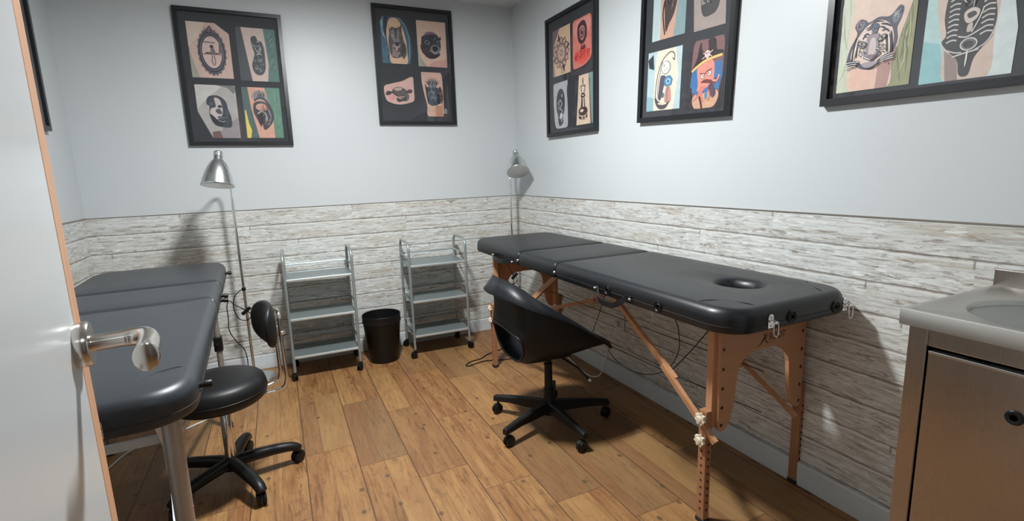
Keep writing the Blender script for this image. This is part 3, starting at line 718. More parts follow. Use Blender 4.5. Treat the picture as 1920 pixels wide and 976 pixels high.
# ------------------------------------------------------------------ swivel bases
def caster_chair(parent, x, y, a, r=0.024, wdt=0.011):
    M4 = TR(x, y, 0) @ RZ(a)
    Q = Matrix(((1,0,0,0),(0,0,1,0),(0,1,0,0),(0,0,0,1)))
    b = MB().lathe([(0.006,2*r-0.004),(0.006,2*r+0.016)], M['black'], 10, M4)
    b.prism([(0.006+(r+0.003)*math.cos(q), r+(r+0.003)*math.sin(q)) for q in [PI*i/10-0.25 for i in range(11)]]+[(0.006,r)], -0.004, 0.004, M['black'], M4 @ Q)
    co = b.obj('caster', None, parent)
    wb = MB()
    for q in (-1,1): wb.lathe([(0,-wdt/2),(r*0.75,-wdt/2),(r,-wdt/3),(r,wdt/3),(r*0.75,wdt/2),(r*0.3,wdt/2+0.001),(0,wdt/2+0.001)], M['black'], 24, M4 @ TR(0.006, q*(wdt/2+0.004), r) @ Matrix.Rotation(PI/2,4,'X'))
    wb.obj('wheel', None, co)
    return co

# ---- shell chair
CH = thing('swivel_chair', 'black plastic bucket swivel chair in front of the black massage table', 'chair', (-0.583, -1.478, 0))
FA = math.radians(-2)      # facing direction, angle from +X
for k in range(5):
    a = math.radians(128+72*k); ca, sa = math.cos(a), math.sin(a); Rm = RZ(a)
    vs = []
    prof = [(0.018,0.066,0.116,0.019),(0.10,0.068,0.112,0.017),(0.20,0.070,0.103,0.0145),(0.285,0.064,0.092,0.012),(0.292,0.062,0.088,0.011)]
    for x_, z0, z1, hw in prof:
        vs += [(x_,-hw,z0),(x_,hw,z0),(x_,hw,z1-0.006),(x_,hw-0.006,z1),(x_,-hw+0.006,z1),(x_,-hw,z1-0.006)]
    fs = [(i*6+j, i*6+(j+1)%6, (i+1)*6+(j+1)%6, (i+1)*6+j) for i in range(4) for j in range(6)]+[tuple(range(6)), tuple(24+j for j in range(5,-1,-1))]
    lo_ = MB().add(vs, fs, M['blackm'], False, Rm).obj('base_arm', None, CH)
    caster_chair(lo_, 0.272*ca, 0.272*sa, a+1.2+k*1.9)
MB().lathe([(0,0.050),(0.026,0.050),(0.030,0.058),(0.030,0.112),(0.024,0.130),(0.022,0.165),(0.0235,0.170),(0.0235,0.178),(0.019,0.182),(0.018,0.290),(0.020,0.292),(0.020,0.300),(0.014,0.302),(0.014,0.352),(0,0.352)], M['blackm'], 28).obj('gas_post', None, CH)
RF = RZ(FA)
MB().box((-0.085,-0.07,0.338),(0.085,0.07,0.362), None, 0.006, RF).obj('seat_plate', M['blackm'], CH)
lv = MB().tube([RF @ Vector((0.03,-0.05,0.345)), RF @ Vector((0.06,-0.16,0.325)), RF @ Vector((0.085,-0.215,0.285))], 0.005, M['black'], 10).obj('height_lever', None, CH)
MB().lathe([(0.0055,0),(0.0065,0.004),(0.005,0.012),(0,0.013)], M['white_plastic'], 12, TR(*(RF @ Vector((0.085,-0.215,0.285)))) @ align(RF @ Vector((0.4,-0.6,-0.5)))).obj('lever_tip', None, lv)
def lerp_tab(tab, u):
    for i in range(len(tab)-1):
        if u <= tab[i+1][0] or i == len(tab)-2:
            a, c = tab[i], tab[i+1]; f = (u-a[0])/(c[0]-a[0]); f = max(0,min(1,f))
            p0 = tab[max(i-1,0)]; p3 = tab[min(i+2,len(tab)-1)]; out = []
            for k in range(1, len(a)):
                h = c[0]-a[0]
                m1 = (c[k]-p0[k])/(c[0]-p0[0])*h if c[0]>p0[0] else 0
                m2 = (p3[k]-a[k])/(p3[0]-a[0])*h
                out.append((2*f**3-3*f**2+1)*a[k]+(f**3-2*f**2+f)*m1+(-2*f**3+3*f**2)*c[k]+(f**3-f**2)*m2)
            return out
# u, centre x,z | rim x,z | half width | rim flare exponent
SHELL = [(0,   0.250,0.392, 0.248,0.384, 0.115),
         (0.07,0.222,0.402, 0.236,0.402, 0.150),
         (0.18,0.155,0.392, 0.190,0.434, 0.182),
         (0.32,0.030,0.368, 0.105,0.487, 0.205),
         (0.46,-0.090,0.352, 0.030,0.540, 0.208),
         (0.56,-0.180,0.360, -0.035,0.584, 0.206),
         (0.66,-0.226,0.436, -0.098,0.626, 0.198),
         (0.78,-0.210,0.535, -0.152,0.666, 0.180),
         (0.88,-0.213,0.625, -0.190,0.700, 0.145),
         (0.95,-0.222,0.690, -0.216,0.719, 0.098),
         (1.0, -0.236,0.728, -0.235,0.729, 0.030)]
def shell_pt(u, v):
    cx, cz, rx, rz, w = lerp_tab(SHELL, u)
    s_ = abs(v); e = s_**2.6
    y = w*math.sin(min(1,s_)*PI/2)**0.92*(1 if v >= 0 else -1) if s_ > 0 else 0.0
    return Vector((cx+(rx-cx)*e, y, cz+(rz-cz)*e))
def shell_mesh():
    NU, NV = 84, 64
    hc, ha, hb = 0.655, 0.092, 0.56
    ins = lambda u, v: ((u-hc)/ha)**2+(v/hb)**2
    keep = []; used = set(); removed = set()
    for i in range(NU):
        for j in range(NV):
            q = (i*(NV+1)+j, (i+1)*(NV+1)+j, (i+1)*(NV+1)+j+1, i*(NV+1)+j+1)
            if ins((i+0.5)/NU, -1+2*(j+0.5)/NV) < 1: removed.update(q)
            else: keep.append(q); used.update(q)
    vs = []
    for i in range(NU+1):
        for j in range(NV+1):
            u = i/NU; v = -1+2*j/NV; idx = i*(NV+1)+j
            if idx in used and idx in removed:
                q = math.sqrt(ins(u,v)); u = hc+(u-hc)/q; v = v/q
            vs.append(shell_pt(u, v))
    mp = {}; V2 = []
    for f in keep:
        for k in f:
            if k not in mp: mp[k] = len(V2); V2.append(vs[k])
    return MB().add(V2, [tuple(mp[k] for k in f) for f in keep], M['shell'], True, RF)
so = shell_mesh().obj('seat_shell', None, CH, sharp=False)
md = so.modifiers.new('thickness', 'SOLIDIFY'); md.thickness = 0.006; md.offset = 0
# flared lip round the shell
rim = []
for i in range(0, 61): rim.append(shell_pt(i/60, 1))
for j in range(1, 6): rim.append(shell_pt(1.0, 1-2*j/6))
for i in range(60, -1, -1): rim.append(shell_pt(i/60, -1))
for j in range(1, 16): rim.append(shell_pt(0.0, -1+2*j/16))
RC = Vector((-0.02, 0, 0.50)); nr = len(rim); vs = []
rads = []
for i, q in enumerate(rim):
    rad = (q-RC); rad.z = 0; rad.normalize(); bk = max(0.0, min(1.0, (-q.x-0.06)/0.16)); fr = max(0.0, min(1.0, (q.x-0.10)/0.12))
    rads.append((rad*0.9+Vector((0,0,-(0.55+0.75*bk+1.5*fr)))).normalized())
for _ in range(26): rads = [(rads[i-1]+rads[i]*2+rads[(i+1)%nr]).normalized() for i in range(nr)]
for i, q in enumerate(rim):
    T = (rim[(i+1)%nr]-rim[i-1]).normalized()
    rad = (rads[i]-T*rads[i].dot(T)).normalized()
    n2 = T.cross(rad).normalized()
    W_ = 0.022+0.022*max(0.0, min(1.0, (-q.x+0.12)/0.22))+0.030*max(0.0, min(1.0, (-q.x-0.08)/0.14))
    for a_, c_ in ((-0.003,-0.0035),(W_,-0.003),(W_+0.002,0.0),(W_,0.003),(-0.003,0.0035)):
        vs.append(q+rad*a_+n2*c_)
fs = [(i*5+j, i*5+(j+1)%5, ((i+1)%nr)*5+(j+1)%5, ((i+1)%nr)*5+j) for i in range(nr) for j in range(5)]
MB().add(vs, fs, M['shell'], True, RF).obj('shell_lip', None, so, sharp=False)
hr = []
for i in range(72):
    a = 2*PI*i/72; q = shell_pt(0.655+0.092*math.cos(a), 0.56*math.sin(a)); hr.append(q+(q-Vector((-0.03,0,0.47))).normalized()*0.002)
MB().tube([RF @ q for q in hr], 0.0055, M['shell'], 10, closed=True).obj('back_opening_rim', None, so)

# ---- round work stool
ST = thing('swivel_stool', 'black round padded swivel stool with small backrest beside the grey massage table', 'stool', (-1.905, -1.288, 0))
for k in range(5):
    a = math.radians(8+72*k); Rm = RZ(a)
    path = crom([(0.015,0,0.088),(0.09,0,0.088),(0.17,0,0.084),(0.225,0,0.074),(0.250,0,0.056)], 5)
    vs = []; n = 12; k_ = len(path)
    for i, q in enumerate(path):
        f = i/(k_-1); T = (path[min(i+1,k_-1)]-path[max(i-1,0)]).normalized(); N_ = Vector((0,1,0)).cross(T)*-1
        ry = 0.025-0.006*f; rz = 0.025-0.009*f
        if i == k_-1: ry *= 0.6; rz *= 0.6
        for j in range(n):
            b_ = 2*PI*j/n; vs.append(q+Vector((0,1,0))*ry*math.cos(b_)+N_*rz*math.sin(b_))
    fs = [(i*n+j, i*n+(j+1)%n, (i+1)*n+(j+1)%n, (i+1)*n+j) for i in range(k_-1) for j in range(n)]+[tuple(range(n)), tuple((k_-1)*n+j for j in range(n-1,-1,-1))]
    la = MB().add(vs, fs, M['black'], True, Rm).obj('base_arm', None, ST)
    caster_chair(la, 0.236*math.cos(a), 0.236*math.sin(a), a+0.7+2.1*k, 0.025, 0.013)
MB().lathe([(0,0.058),(0.030,0.060),(0.033,0.072),(0.032,0.100),(0.026,0.112),(0,0.112)], M['black'], 28).obj('base_hub', None, ST)
MB().lathe([(0.019,0.110),(0.019,0.300),(0.017,0.304)], M['chrome'], 28).obj('outer_post', None, ST)
MB().lathe([(0.024,0.298),(0.025,0.302),(0.025,0.310),(0.022,0.314),(0.014,0.316),(0.014,0.372)], M['black'], 24).obj('inner_post', None, ST)
SC = Vector((-0.004, -0.052, 0))
MB().lathe([(0,0.362),(0.120,0.362),(0.150,0.366),(0.162,0.378),(0.165,0.396),(0.164,0.420),(0.158,0.438),(0.146,0.449),(0.120,0.456),(0.07,0.460),(0,0.461)], M['stool'], 56, TR(*SC)).obj('round_seat', None, ST)
MB().tube([(SC.x+0.1655*math.cos(2*PI*i/64), SC.y+0.1655*math.sin(2*PI*i/64), 0.402) for i in range(64)], 0.0018, M['black'], 6, closed=True).obj('seat_welt', None, ST)
MB().box((SC.x-0.09,SC.y-0.06,0.352),(SC.x+0.09,SC.y+0.06,0.364), None, 0.003).obj('seat_plate', M['black'], ST)
# backrest pad: curved oval cushion facing the seat centre
def back_pad():
    NU, NV = 28, 20; BCx = SC.x+0.0; BCy = SC.y+0.01; R_ = 0.200; vs = []; W2, H2, TH = 0.125, 0.088, 0.020
    a0 = math.radians(14)
    def pt(u, v, side):
        # u,v in unit disc (superellipse); side -1 inner, +1 outer
        rr = (abs(u)**2.6+abs(v)**2.6)
        th = TH*max(0.0, 1-rr)**0.38
        ang = a0+u*W2/R_
        bend = 0.016*(v*v)
        rad = R_+side*th+(0.012 if side > 0 else 0)*0+bend*0
        return Vector((BCx+math.cos(ang)*rad, BCy+math.sin(ang)*rad, 0.620+v*H2))
    for side in (-1, 1):
        for i in range(NU+1):
            ring = []
            for j in range(40):
                a = 2*PI*j/40; ca, sa = math.cos(a), math.sin(a)
                k = (abs(ca)**2.6+abs(sa)**2.6)**(-1/2.6)
                f = math.sin(i/NU*PI/2)
                ring.append(pt(ca*k*f, sa*k*f, side))
            vs += ring
    fs = []
    n1 = (NU+1)*40
    for s_ in (0, n1):
        for i in range(NU):
            for j in range(40): fs.append((s_+i*40+j, s_+i*40+(j+1)%40, s_+(i+1)*40+(j+1)%40, s_+(i+1)*40+j))
    return MB().add(vs, fs, M['stool'], True)
bp = back_pad().obj('backrest', None, ST, sharp=False)
ang0 = math.radians(14)
def bpol(r_, a_, z_):
    r_ += 0.028 if r_ > 0.18 else 0.0
    return (SC.x+r_*math.cos(a_), SC.y+0.01+r_*math.sin(a_), z_)
for da in (-0.20, 0.20):
    pts = crom([bpol(0.06,ang0+da*1.3,0.358), bpol(0.14,ang0+da*1.2,0.356), bpol(0.185,ang0+da,0.362), bpol(0.205,ang0+da,0.395), bpol(0.206,ang0+da,0.47), bpol(0.204,ang0+da,0.56), bpol(0.203,ang0+da,0.645)], 6)
    br = MB().tube(pts, 0.0065, M['chrome'], 12).obj('backrest_bracket', None, ST)
    MB().lathe([(0.008,0),(0.008,0.010),(0.005,0.014),(0,0.014)], M['chrome'], 12, TR(*bpol(0.205,ang0+da,0.585)) @ align((math.cos(ang0+da),math.sin(ang0+da),0))).obj('bracket_bolt', None, br)
MB().tube(crom([bpol(0.203,ang0-0.20,0.640), bpol(0.205,ang0-0.12,0.662), bpol(0.205,ang0,0.668), bpol(0.205,ang0+0.12,0.662), bpol(0.203,ang0+0.20,0.640)], 5), 0.0065, M['chrome'], 12).obj('backrest_bracket', None, ST)

# ------------------------------------------------------------------ stainless sink unit
SK = thing('sink_cabinet', 'stainless steel washbasin cabinet with a round bowl against the right wall', 'sink unit', (-0.21, -3.02, 0))
SO = Vector((0.21, 3.02, 0))
def Sl(x, y, z): return Vector((x, y, z))+SO
SX0, SY1, SY0, SZ = -0.418, -2.798, -3.262, 0.848
# worktop with hole: rounded rect to circle
bc = (-0.232, -3.000); br_ = 0.148
def top_mesh():
    N = 96; ring_o = []
    for j in range(N):
        a = 2*PI*j/N; c, s_ = math.cos(a), math.sin(a)
        x0, x1, y0, y1 = SX0, -0.004, SY0, SY1
        tx = ((x1 if c > 0 else x0)-bc[0])/c if abs(c) > 1e-6 else 1e9
        ty = ((y1 if s_ > 0 else y0)-bc[1])/s_ if abs(s_) > 1e-6 else 1e9
        t_ = min(tx, ty); ring_o.append([bc[0]+c*t_, bc[1]+s_*t_])
    for cx_, cy_ in ((SX0,SY0),(SX0,SY1),(-0.004,SY0),(-0.004,SY1)):
        j = min(range(N), key=lambda j: (ring_o[j][0]-cx_)**2+(ring_o[j][1]-cy_)**2); ring_o[j] = [cx_, cy_]
    rings = []
    rings.append([(p[0],p[1],SZ-0.036) for p in ring_o]); rings.append([(p[0],p[1],SZ-0.003) for p in ring_o])
    ins = lambda p, d: (p[0]+(bc[0]-p[0])*d, p[1]+(bc[1]-p[1])*d)
    rings.append([(*ins(p,0.006),SZ) for p in ring_o]); rings.append([(*ins(p,0.07),SZ-0.0005) for p in ring_o]); rings.append([(*ins(p,0.09),SZ-0.003) for p in ring_o])
    def circ(r, z): return [(bc[0]+r*math.cos(2*PI*j/N), bc[1]+r*math.sin(2*PI*j/N), z) for j in range(N)]
    rings.append(circ(br_+0.006, SZ-0.004)); rings.append(circ(br_+0.001, SZ-0.006)); rings.append(circ(br_-0.004, SZ-0.014))
    vs = [Vector(p)+SO for r in rings for p in r]
    fs = [(i*N+j, i*N+(j+1)%N, (i+1)*N+(j+1)%N, (i+1)*N+j) for i in range(len(rings)-1) for j in range(N)]
    return MB().add(vs, fs, M['steel'], True)
wt = top_mesh().obj('worktop', None, SK)
MB().lathe([(br_-0.004,SZ-0.014),(br_-0.010,SZ-0.05),(br_-0.030,SZ-0.10),(br_-0.070,SZ-0.130),(0.03,SZ-0.142),(0.022,SZ-0.146),(0,SZ-0.146)], M['steel_bowl_shaded'], 64, TR(bc[0]+SO.x, bc[1]+SO.y, 0)).obj('bowl', None, wt)
MB().box(Sl(-0.018,SY0,SZ-0.002), Sl(-0.004,SY1,SZ+0.042), None, 0.002).obj('backsplash', M['steel_v'], wt)
b = MB()
CX0 = -0.404; CY1 = -2.812; CY0 = -3.250
b.box(Sl(CX0,CY1-0.036,0.0), Sl(CX0+0.030,CY1,SZ-0.034), M['steel_v'], 0.002)
b.box(Sl(CX0,CY0,0.0), Sl(CX0+0.030,CY0+0.036,SZ-0.034), M['steel_v'], 0.002)
b.box(Sl(CX0+0.004,CY0+0.034,0.772), Sl(CX0+0.030,CY1-0.034,SZ-0.034), M['steel_v'], 0.001)
b.box(Sl(CX0+0.002,CY0+0.034,0.04), Sl(CX0+0.030,CY1-0.034,0.075), M['steel_v'], 0.001)
b.box(Sl(CX0+0.02,CY1-0.004,0.02), Sl(-0.016,CY1-0.001,SZ-0.034), M['steel_v'])
b.box(Sl(CX0+0.02,CY0+0.001,0.02), Sl(-0.016,CY0+0.004,SZ-0.034), M['steel_v'])
b.box(Sl(-0.045,CY1-0.03,0.0), Sl(-0.015,CY1-0.001,SZ-0.034), M['steel_v'])
b.box(Sl(-0.045,CY0+0.001,0.0), Sl(-0.015,CY0+0.03,SZ-0.034), M['steel_v'])
b.box(Sl(CX0+0.03,CY0+0.004,0.05), Sl(-0.016,CY1-0.004,0.055), M['steel_v'])
b.obj('cabinet_body', None, SK)
b = MB(); b.box(Sl(CX0+0.001,CY0+0.040,0.078), Sl(CX0+0.020,CY1-0.040,0.762), M['steel_v'], 0.002)
b.box(Sl(CX0-0.0005,CY0+0.040,0.757), Sl(CX0+0.020,CY1-0.040,0.763), M['steel'], 0.001)
dr = b.obj('cabinet_door', None, SK)
MB().lathe([(0.0065,0.003),(0.009,0.0045),(0.0125,0.0045),(0.0145,0.002),(0.0145,-0.002)], M['black'], 28, TR(*Sl(CX0,-3.002,0.675)) @ align((-1,0,0))).lathe([(0,0.0025),(0.0065,0.003)], M['hole'], 16, TR(*Sl(CX0,-3.002,0.675)) @ align((-1,0,0))).obj('finger_pull', None, dr)

# ------------------------------------------------------------------ small things: socket, cables
tag(MB().box((-0.010,-1.29,0.30),(0,-1.215,0.385), None, 0.003).box((-0.016,-1.275,0.315),(-0.009,-1.23,0.37), None, 0.004).obj('wall_socket', M['white_plastic']), 'pale wall socket low on the cladding under the black massage table', 'socket')
tag(MB().tube(crom([(-0.03,-1.25,0.335),(-0.035,-1.25,0.33),(-0.05,-1.24,0.30),(-0.06,-1.23,0.22),(-0.08,-1.22,0.12),(-0.10,-1.20,0.04),(-0.115,-1.13,0.006),(-0.11,-1.02,0.005),(-0.09,-0.9,0.005),(-0.06,-0.75,0.005)], 7), 0.0035, None, 8).box((-0.04,-1.262,0.318),(-0.016,-1.238,0.352), None, 0.006).obj('white_power_cable', M['white_plastic']), 'white cable running from the wall socket down to the baseboard', 'cable')
tag(MB().tube(crom([(-0.19,-0.36,0.006),(-0.30,-0.42,0.004),(-0.42,-0.47,0.004),(-0.50,-0.50,0.004),(-0.56,-0.545,0.004),(-0.63,-0.56,0.004),(-0.68,-0.60,0.004),(-0.67,-0.625,0.004),(-0.62,-0.61,0.004),(-0.55,-0.60,0.006),(-0.45,-0.63,0.004),(-0.34,-0.66,0.004),(-0.2,-0.72,0.004)], 7), 0.0032, None, 8).obj('black_power_cable', M['black']), 'looped black cable on the floor by the far legs of the black massage table', 'cable')
tag(MB().tube(crom([(-2.45,-1.2,0.005),(-2.398,-0.95,0.004),(-2.342,-0.80,0.004),(-2.264,-0.745,0.004),(-2.193,-0.72,0.004),(-2.10,-0.655,0.004),(-2.03,-0.60,0.004),(-1.99,-0.50,0.004),(-2.02,-0.30,0.004),(-2.1,-0.1,0.004)], 7), 0.0042, None, 8).obj('white_power_cable', M['white_plastic']), 'white cable lying on the floor under the grey massage table', 'cable')

# ------------------------------------------------------------------ framed tattoo photographs
SKIN = (205,168,148); SKIN2 = (190,140,120); INK = (38,40,46); INK2 = (70,72,80); INK3 = (110,105,108)
class Art:
    """one photograph; unit coords 0..1 mapped to a rectangle in metres"""
    def __init__(s, x0, y0, x1, y1, clip=None): s.r = (x0,y0,x1,y1); s.b = MB(); s.z = 0.0006; s.t = (1.0, 0.0)
    def m(s, p):
        u, v = p[0], p[1]*s.t[0]+s.t[1]
        u = min(1.0, max(0.0, u)); v = min(1.0, max(0.0, v))
        return (s.r[0]+(s.r[2]-s.r[0])*u, s.r[1]+(s.r[3]-s.r[1])*v)
    def poly(s, pts, c):
        from mathutils.geometry import tessellate_polygon
        P = [s.m(p) for p in pts]; tr_ = tessellate_polygon([[Vector((p[0],p[1],0)) for p in P]])
        fs = []
        for a,b_,c_ in tr_:
            ar = (P[b_][0]-P[a][0])*(P[c_][1]-P[a][1])-(P[b_][1]-P[a][1])*(P[c_][0]-P[a][0])
            fs.append((a,b_,c_) if ar > 0 else (a,c_,b_))
        s.b.add([(p[0],p[1],s.z) for p in P], fs, pm(c)); s.z += 0.00004; return s
    def smooth(s, pts, c, seg=5): return s.poly([(p.x,p.y) for p in crom([(q[0],q[1],0) for q in pts], seg, True)], c)
    def ell(s, cx, cy, a, b_, c, n=28, wob=0.0, k=9, rot=0.0, inner=None):
        pts = []
        for i in range(n):
            t_ = 2*PI*i/n; w = 1+wob*math.sin(k*t_); x = a*w*math.cos(t_); y = b_*w*math.sin(t_)
            pts.append((cx+x*math.cos(rot)-y*math.sin(rot), cy+x*math.sin(rot)+y*math.cos(rot)))
        return s.poly(pts, c)
    def line(s, pts, w, c, sm=True, taper=False):
        P = crom([(q[0],q[1],0) for q in pts], 5) if sm and len(pts) > 2 else [Vector((q[0],q[1],0)) for q in pts]
        P = [Vector((*s.m((p.x,p.y)),0)) for p in P]; n = len(P); W_ = w*(s.r[2]-s.r[0]); vs = []
        for i in range(n):
            d = P[min(i+1,n-1)]-P[max(i-1,0)]; d = d.normalized() if d.length > 0 else Vector((1,0,0))
            ww = W_/2*(math.sin(PI*(0.08+0.84*i/(n-1))) if taper else 1)
            vs += [(P[i].x-d.y*ww, P[i].y+d.x*ww, s.z), (P[i].x+d.y*ww, P[i].y-d.x*ww, s.z)]
        s.b.add(vs, [(2*i,2*i+1,2*i+3,2*i+2) for i in range(n-1)], pm(c)); s.z += 0.00004; return s
    def ring(s, cx, cy, a, b_, w, c, n=36): return s.line([(cx+a*math.cos(2*PI*i/n), cy+b_*math.sin(2*PI*i/n)) for i in range(n+1)], w, c, False)
    def strokes(s, cx, cy, a, b_, num, ln, w, cols, seed, ang=None):
        r_ = random.Random(seed)
        for _ in range(num):
            t_ = r_.uniform(0,2*PI); q = math.sqrt(r_.random())*0.85; x = cx+a*q*math.cos(t_); y = cy+b_*q*math.sin(t_); an = ang if ang is not None else r_.uniform(0,PI); an += r_.uniform(-0.4,0.4)
            l_ = ln*r_.uniform(0.5,1.2); s.line([(x-l_/2*math.cos(an), y-l_/2*math.sin(an)),(x+r_.uniform(-.2,.2)*l_, y+r_.uniform(-.2,.2)*l_),(x+l_/2*math.cos(an), y+l_/2*math.sin(an))], w, r_.choice(cols), True, True)
        return s
    def sq(s, c): return s.poly([(0,0),(1,0),(1,1),(0,1)], c)

def picture(label, wall, u0, v0, w, h, arts, tilt=0.0, fw_=0.021):
    """frame on a wall; (u0,v0) lower-left corner seen from the room"""
    if wall == 'b': base = Matrix(((1,0,0,u0),(0,0,-1,0),(0,1,0,v0),(0,0,0,1)))
    elif wall == 'r': base = Matrix(((0,0,-1,0),(-1,0,0,u0),(0,1,0,v0),(0,0,0,1)))
    else: base = Matrix(((0,0,1,XL),(1,0,0,u0),(0,1,0,v0),(0,0,0,1)))
    T = thing('framed_picture', label, 'framed picture', (0,0,0), 0, None)
    T.matrix_world = base @ Matrix.Rotation(tilt, 4, 'Z')
    d = 0.024
    b = MB(); f = fw_
    o_ = [(0,0),(w,0),(w,h),(0,h)]; i_ = [(f,f),(w-f,f),(w-f,h-f),(f,h-f)]
    vs = [(p[0],p[1],0.001) for p in o_]+[(p[0],p[1],d) for p in o_]+[(p[0]*1,p[1],d) for p in i_]+[(p[0],p[1],0.010) for p in i_]
    fs = []
    for k in range(4):
        k2 = (k+1)%4; fs += [(k,k2,4+k2,4+k),(4+k,4+k2,8+k2,8+k),(8+k,8+k2,12+k2,12+k),(12+k,12+k2,k2,k)]
    b.add(vs, fs, M['frame']); b.obj('frame', None, T)
    MB().box((f-0.001,f-0.001,0.002),(w-f+0.001,h-f+0.001,0.008)).obj('mat_board', M['mat'], T)
    for a_ in arts:
        for k in range(len(a_.b.v)): v = a_.b.v[k]; a_.b.v[k] = (v[0], v[1], v[2]+0.0085)
        o = a_.b.obj('photograph', None, T)
    MB().add([(f-0.001,f-0.001,0.017),(w-f+0.001,f-0.001,0.017),(w-f+0.001,h-f+0.001,0.017),(f-0.001,h-f+0.001,0.017)], [(0,1,2,3)]).obj('glass_pane', M['glass'], T, None, True, False)
    return T

# --- picture 1 (back wall, left)
U, V = -2.047, 1.378
def R1(x0, z0, x1, z1): return Art(x0-U, z0-V, x1-U, z1-V)
a = R1(-1.990,1.750,-1.786,2.044)
a.poly([(0,0),(1,0),(1,0.82),(0.68,1),(0,1)], (196,164,150)); a.poly([(0,0),(0.18,0),(0.05,0.35),(0,0.6)], (150,150,135)); a.poly([(0,0.55),(0,1),(0.45,1),(0.2,0.7)], (205,185,165))
a.ell(0.54,0.47,0.34,0.42,(88,78,86),60,0.05,22); a.ell(0.54,0.47,0.31,0.37,(36,40,52),40); a.ring(0.54,0.47,0.27,0.33,0.015,(110,115,125)); a.ell(0.54,0.47,0.235,0.29,(200,168,160),36)
a.smooth([(0.36,0.82),(0.45,0.86),(0.54,0.95),(0.63,0.86),(0.74,0.80),(0.64,0.80),(0.54,0.84),(0.44,0.82)], (80,62,70))
a.strokes(0.54,0.86,0.16,0.04,12,0.07,0.015,[(45,42,50),(150,120,125)],3)
a.poly([(0.36,0.66),(0.64,0.65),(0.64,0.635),(0.36,0.645)], (60,50,50)); a.poly([(0.30,0.42),(0.42,0.47),(0.68,0.46),(0.78,0.40),(0.70,0.43),(0.38,0.43)], (70,58,60)); a.ell(0.545,0.57,0.045,0.035,(45,38,42)); a.poly([(0.49,0.42),(0.52,0.55),(0.60,0.54),(0.64,0.42)], (105,92,98)); a.poly([(0.70,0.45),(0.74,0.74),(0.79,0.66),(0.80,0.44)], (95,85,92)); a.line([(0.54,0.41),(0.52,0.30),(0.57,0.24),(0.60,0.30),(0.58,0.41)],0.02,(80,66,70))
p1a = a
a = R1(-1.752,1.743,-1.548,2.035); a.sq((70,110,104)); a.poly([(0,0),(0.40,0),(0.22,1),(0,1)], (60,66,70)); a.poly([(0.30,0),(0.70,0),(0.76,0.35),(0.70,1),(0.14,1),(0.22,0.5)], (196,172,160)); a.strokes(0.86,0.55,0.10,0.42,26,0.14,0.02,[(96,134,126),(56,92,86)],5,1.0)
a.smooth([(0.36,0.80),(0.43,0.85),(0.50,0.84),(0.55,0.74),(0.62,0.76),(0.68,0.62),(0.68,0.40),(0.66,0.22),(0.55,0.12),(0.40,0.14),(0.33,0.28),(0.38,0.42),(0.42,0.52),(0.38,0.66)], (58,62,70)); a.strokes(0.50,0.32,0.15,0.16,34,0.10,0.018,[(108,112,120),(32,36,42),(140,140,144)],8); a.strokes(0.50,0.64,0.11,0.15,30,0.10,0.016,[(120,122,128),(34,38,44),(150,150,154)],9)
a.line([(0.44,0.62),(0.52,0.55),(0.60,0.50)],0.025,(170,160,156)); a.line([(0.60,0.64),(0.54,0.52),(0.46,0.50)],0.02,(165,158,154))
p1b = a
a = R1(-1.987,1.420,-1.787,1.712)
a.poly([(0.30,0),(1,0),(1,1),(0,1),(0,0.5)], (165,160,155)); a.poly([(0.42,0),(1,0),(1,0.4),(0.6,0.22)], (140,132,134)); a.poly([(0.0,0.55),(0,1),(0.7,1),(0.35,0.8)], (190,185,178)); a.poly([(0.30,0),(0.55,0),(0.50,0.14),(0.30,0.12)], (110,80,76)); a.smooth([(0.55,1.0),(0.8,0.95),(0.95,0.85),(0.99,0.99)], (110,108,106))
a.smooth([(0.26,0.74),(0.36,0.80),(0.56,0.80),(0.72,0.70),(0.76,0.55),(0.82,0.38),(0.80,0.22),(0.66,0.20),(0.50,0.22),(0.36,0.28),(0.28,0.44),(0.30,0.60),(0.24,0.64)], (48,56,68))
a.smooth([(0.44,0.76),(0.58,0.72),(0.62,0.52),(0.56,0.40),(0.44,0.36),(0.30,0.46),(0.34,0.56),(0.46,0.60)], (186,172,168)); a.smooth([(0.30,0.45),(0.40,0.40),(0.46,0.34),(0.60,0.28),(0.50,0.22),(0.36,0.28)], (30,34,40))
a.ell(0.56,0.60,0.055,0.028,(40,46,56)); a.ell(0.36,0.65,0.06,0.03,(70,80,92)); a.smooth([(0.44,0.52),(0.50,0.46),(0.60,0.47),(0.54,0.56)], (64,70,80)); a.smooth([(0.46,0.40),(0.56,0.36),(0.66,0.38),(0.56,0.42)], (84,84,92)); a.line([(0.48,0.34),(0.58,0.31),(0.66,0.33)],0.02,(150,140,140)); a.strokes(0.70,0.42,0.06,0.2,14,0.1,0.02,[(76,84,96),(30,34,42)],11,1.4)
p1c = a
a = R1(-1.756,1.421,-1.556,1.708); a.sq((84,130,108)); a.poly([(0,0),(0.42,0),(0.2,0.7),(0.16,1),(0,1)], (66,92,90)); a.poly([(0.02,0.0),(0.12,0.0),(0.16,0.15),(0.10,0.30),(0.06,0.55),(0.03,0.55)], (222,190,50)); a.poly([(0.34,0),(0.76,0),(0.76,0.5),(0.60,1),(0.16,1),(0.20,0.6)], (206,150,126)); a.strokes(0.88,0.55,0.08,0.42,14,0.16,0.015,[(110,156,132),(64,104,86)],13,1.5)
a.smooth([(0.24,0.80),(0.32,0.92),(0.50,0.94),(0.64,0.84),(0.70,0.66),(0.56,0.74),(0.36,0.76)], (150,134,132)); a.strokes(0.46,0.85,0.18,0.05,26,0.12,0.014,[(46,46,52),(96,92,94)],14,1.55); a.line([(0.30,0.74),(0.46,0.80),(0.62,0.74),(0.72,0.60)],0.05,(40,56,70))
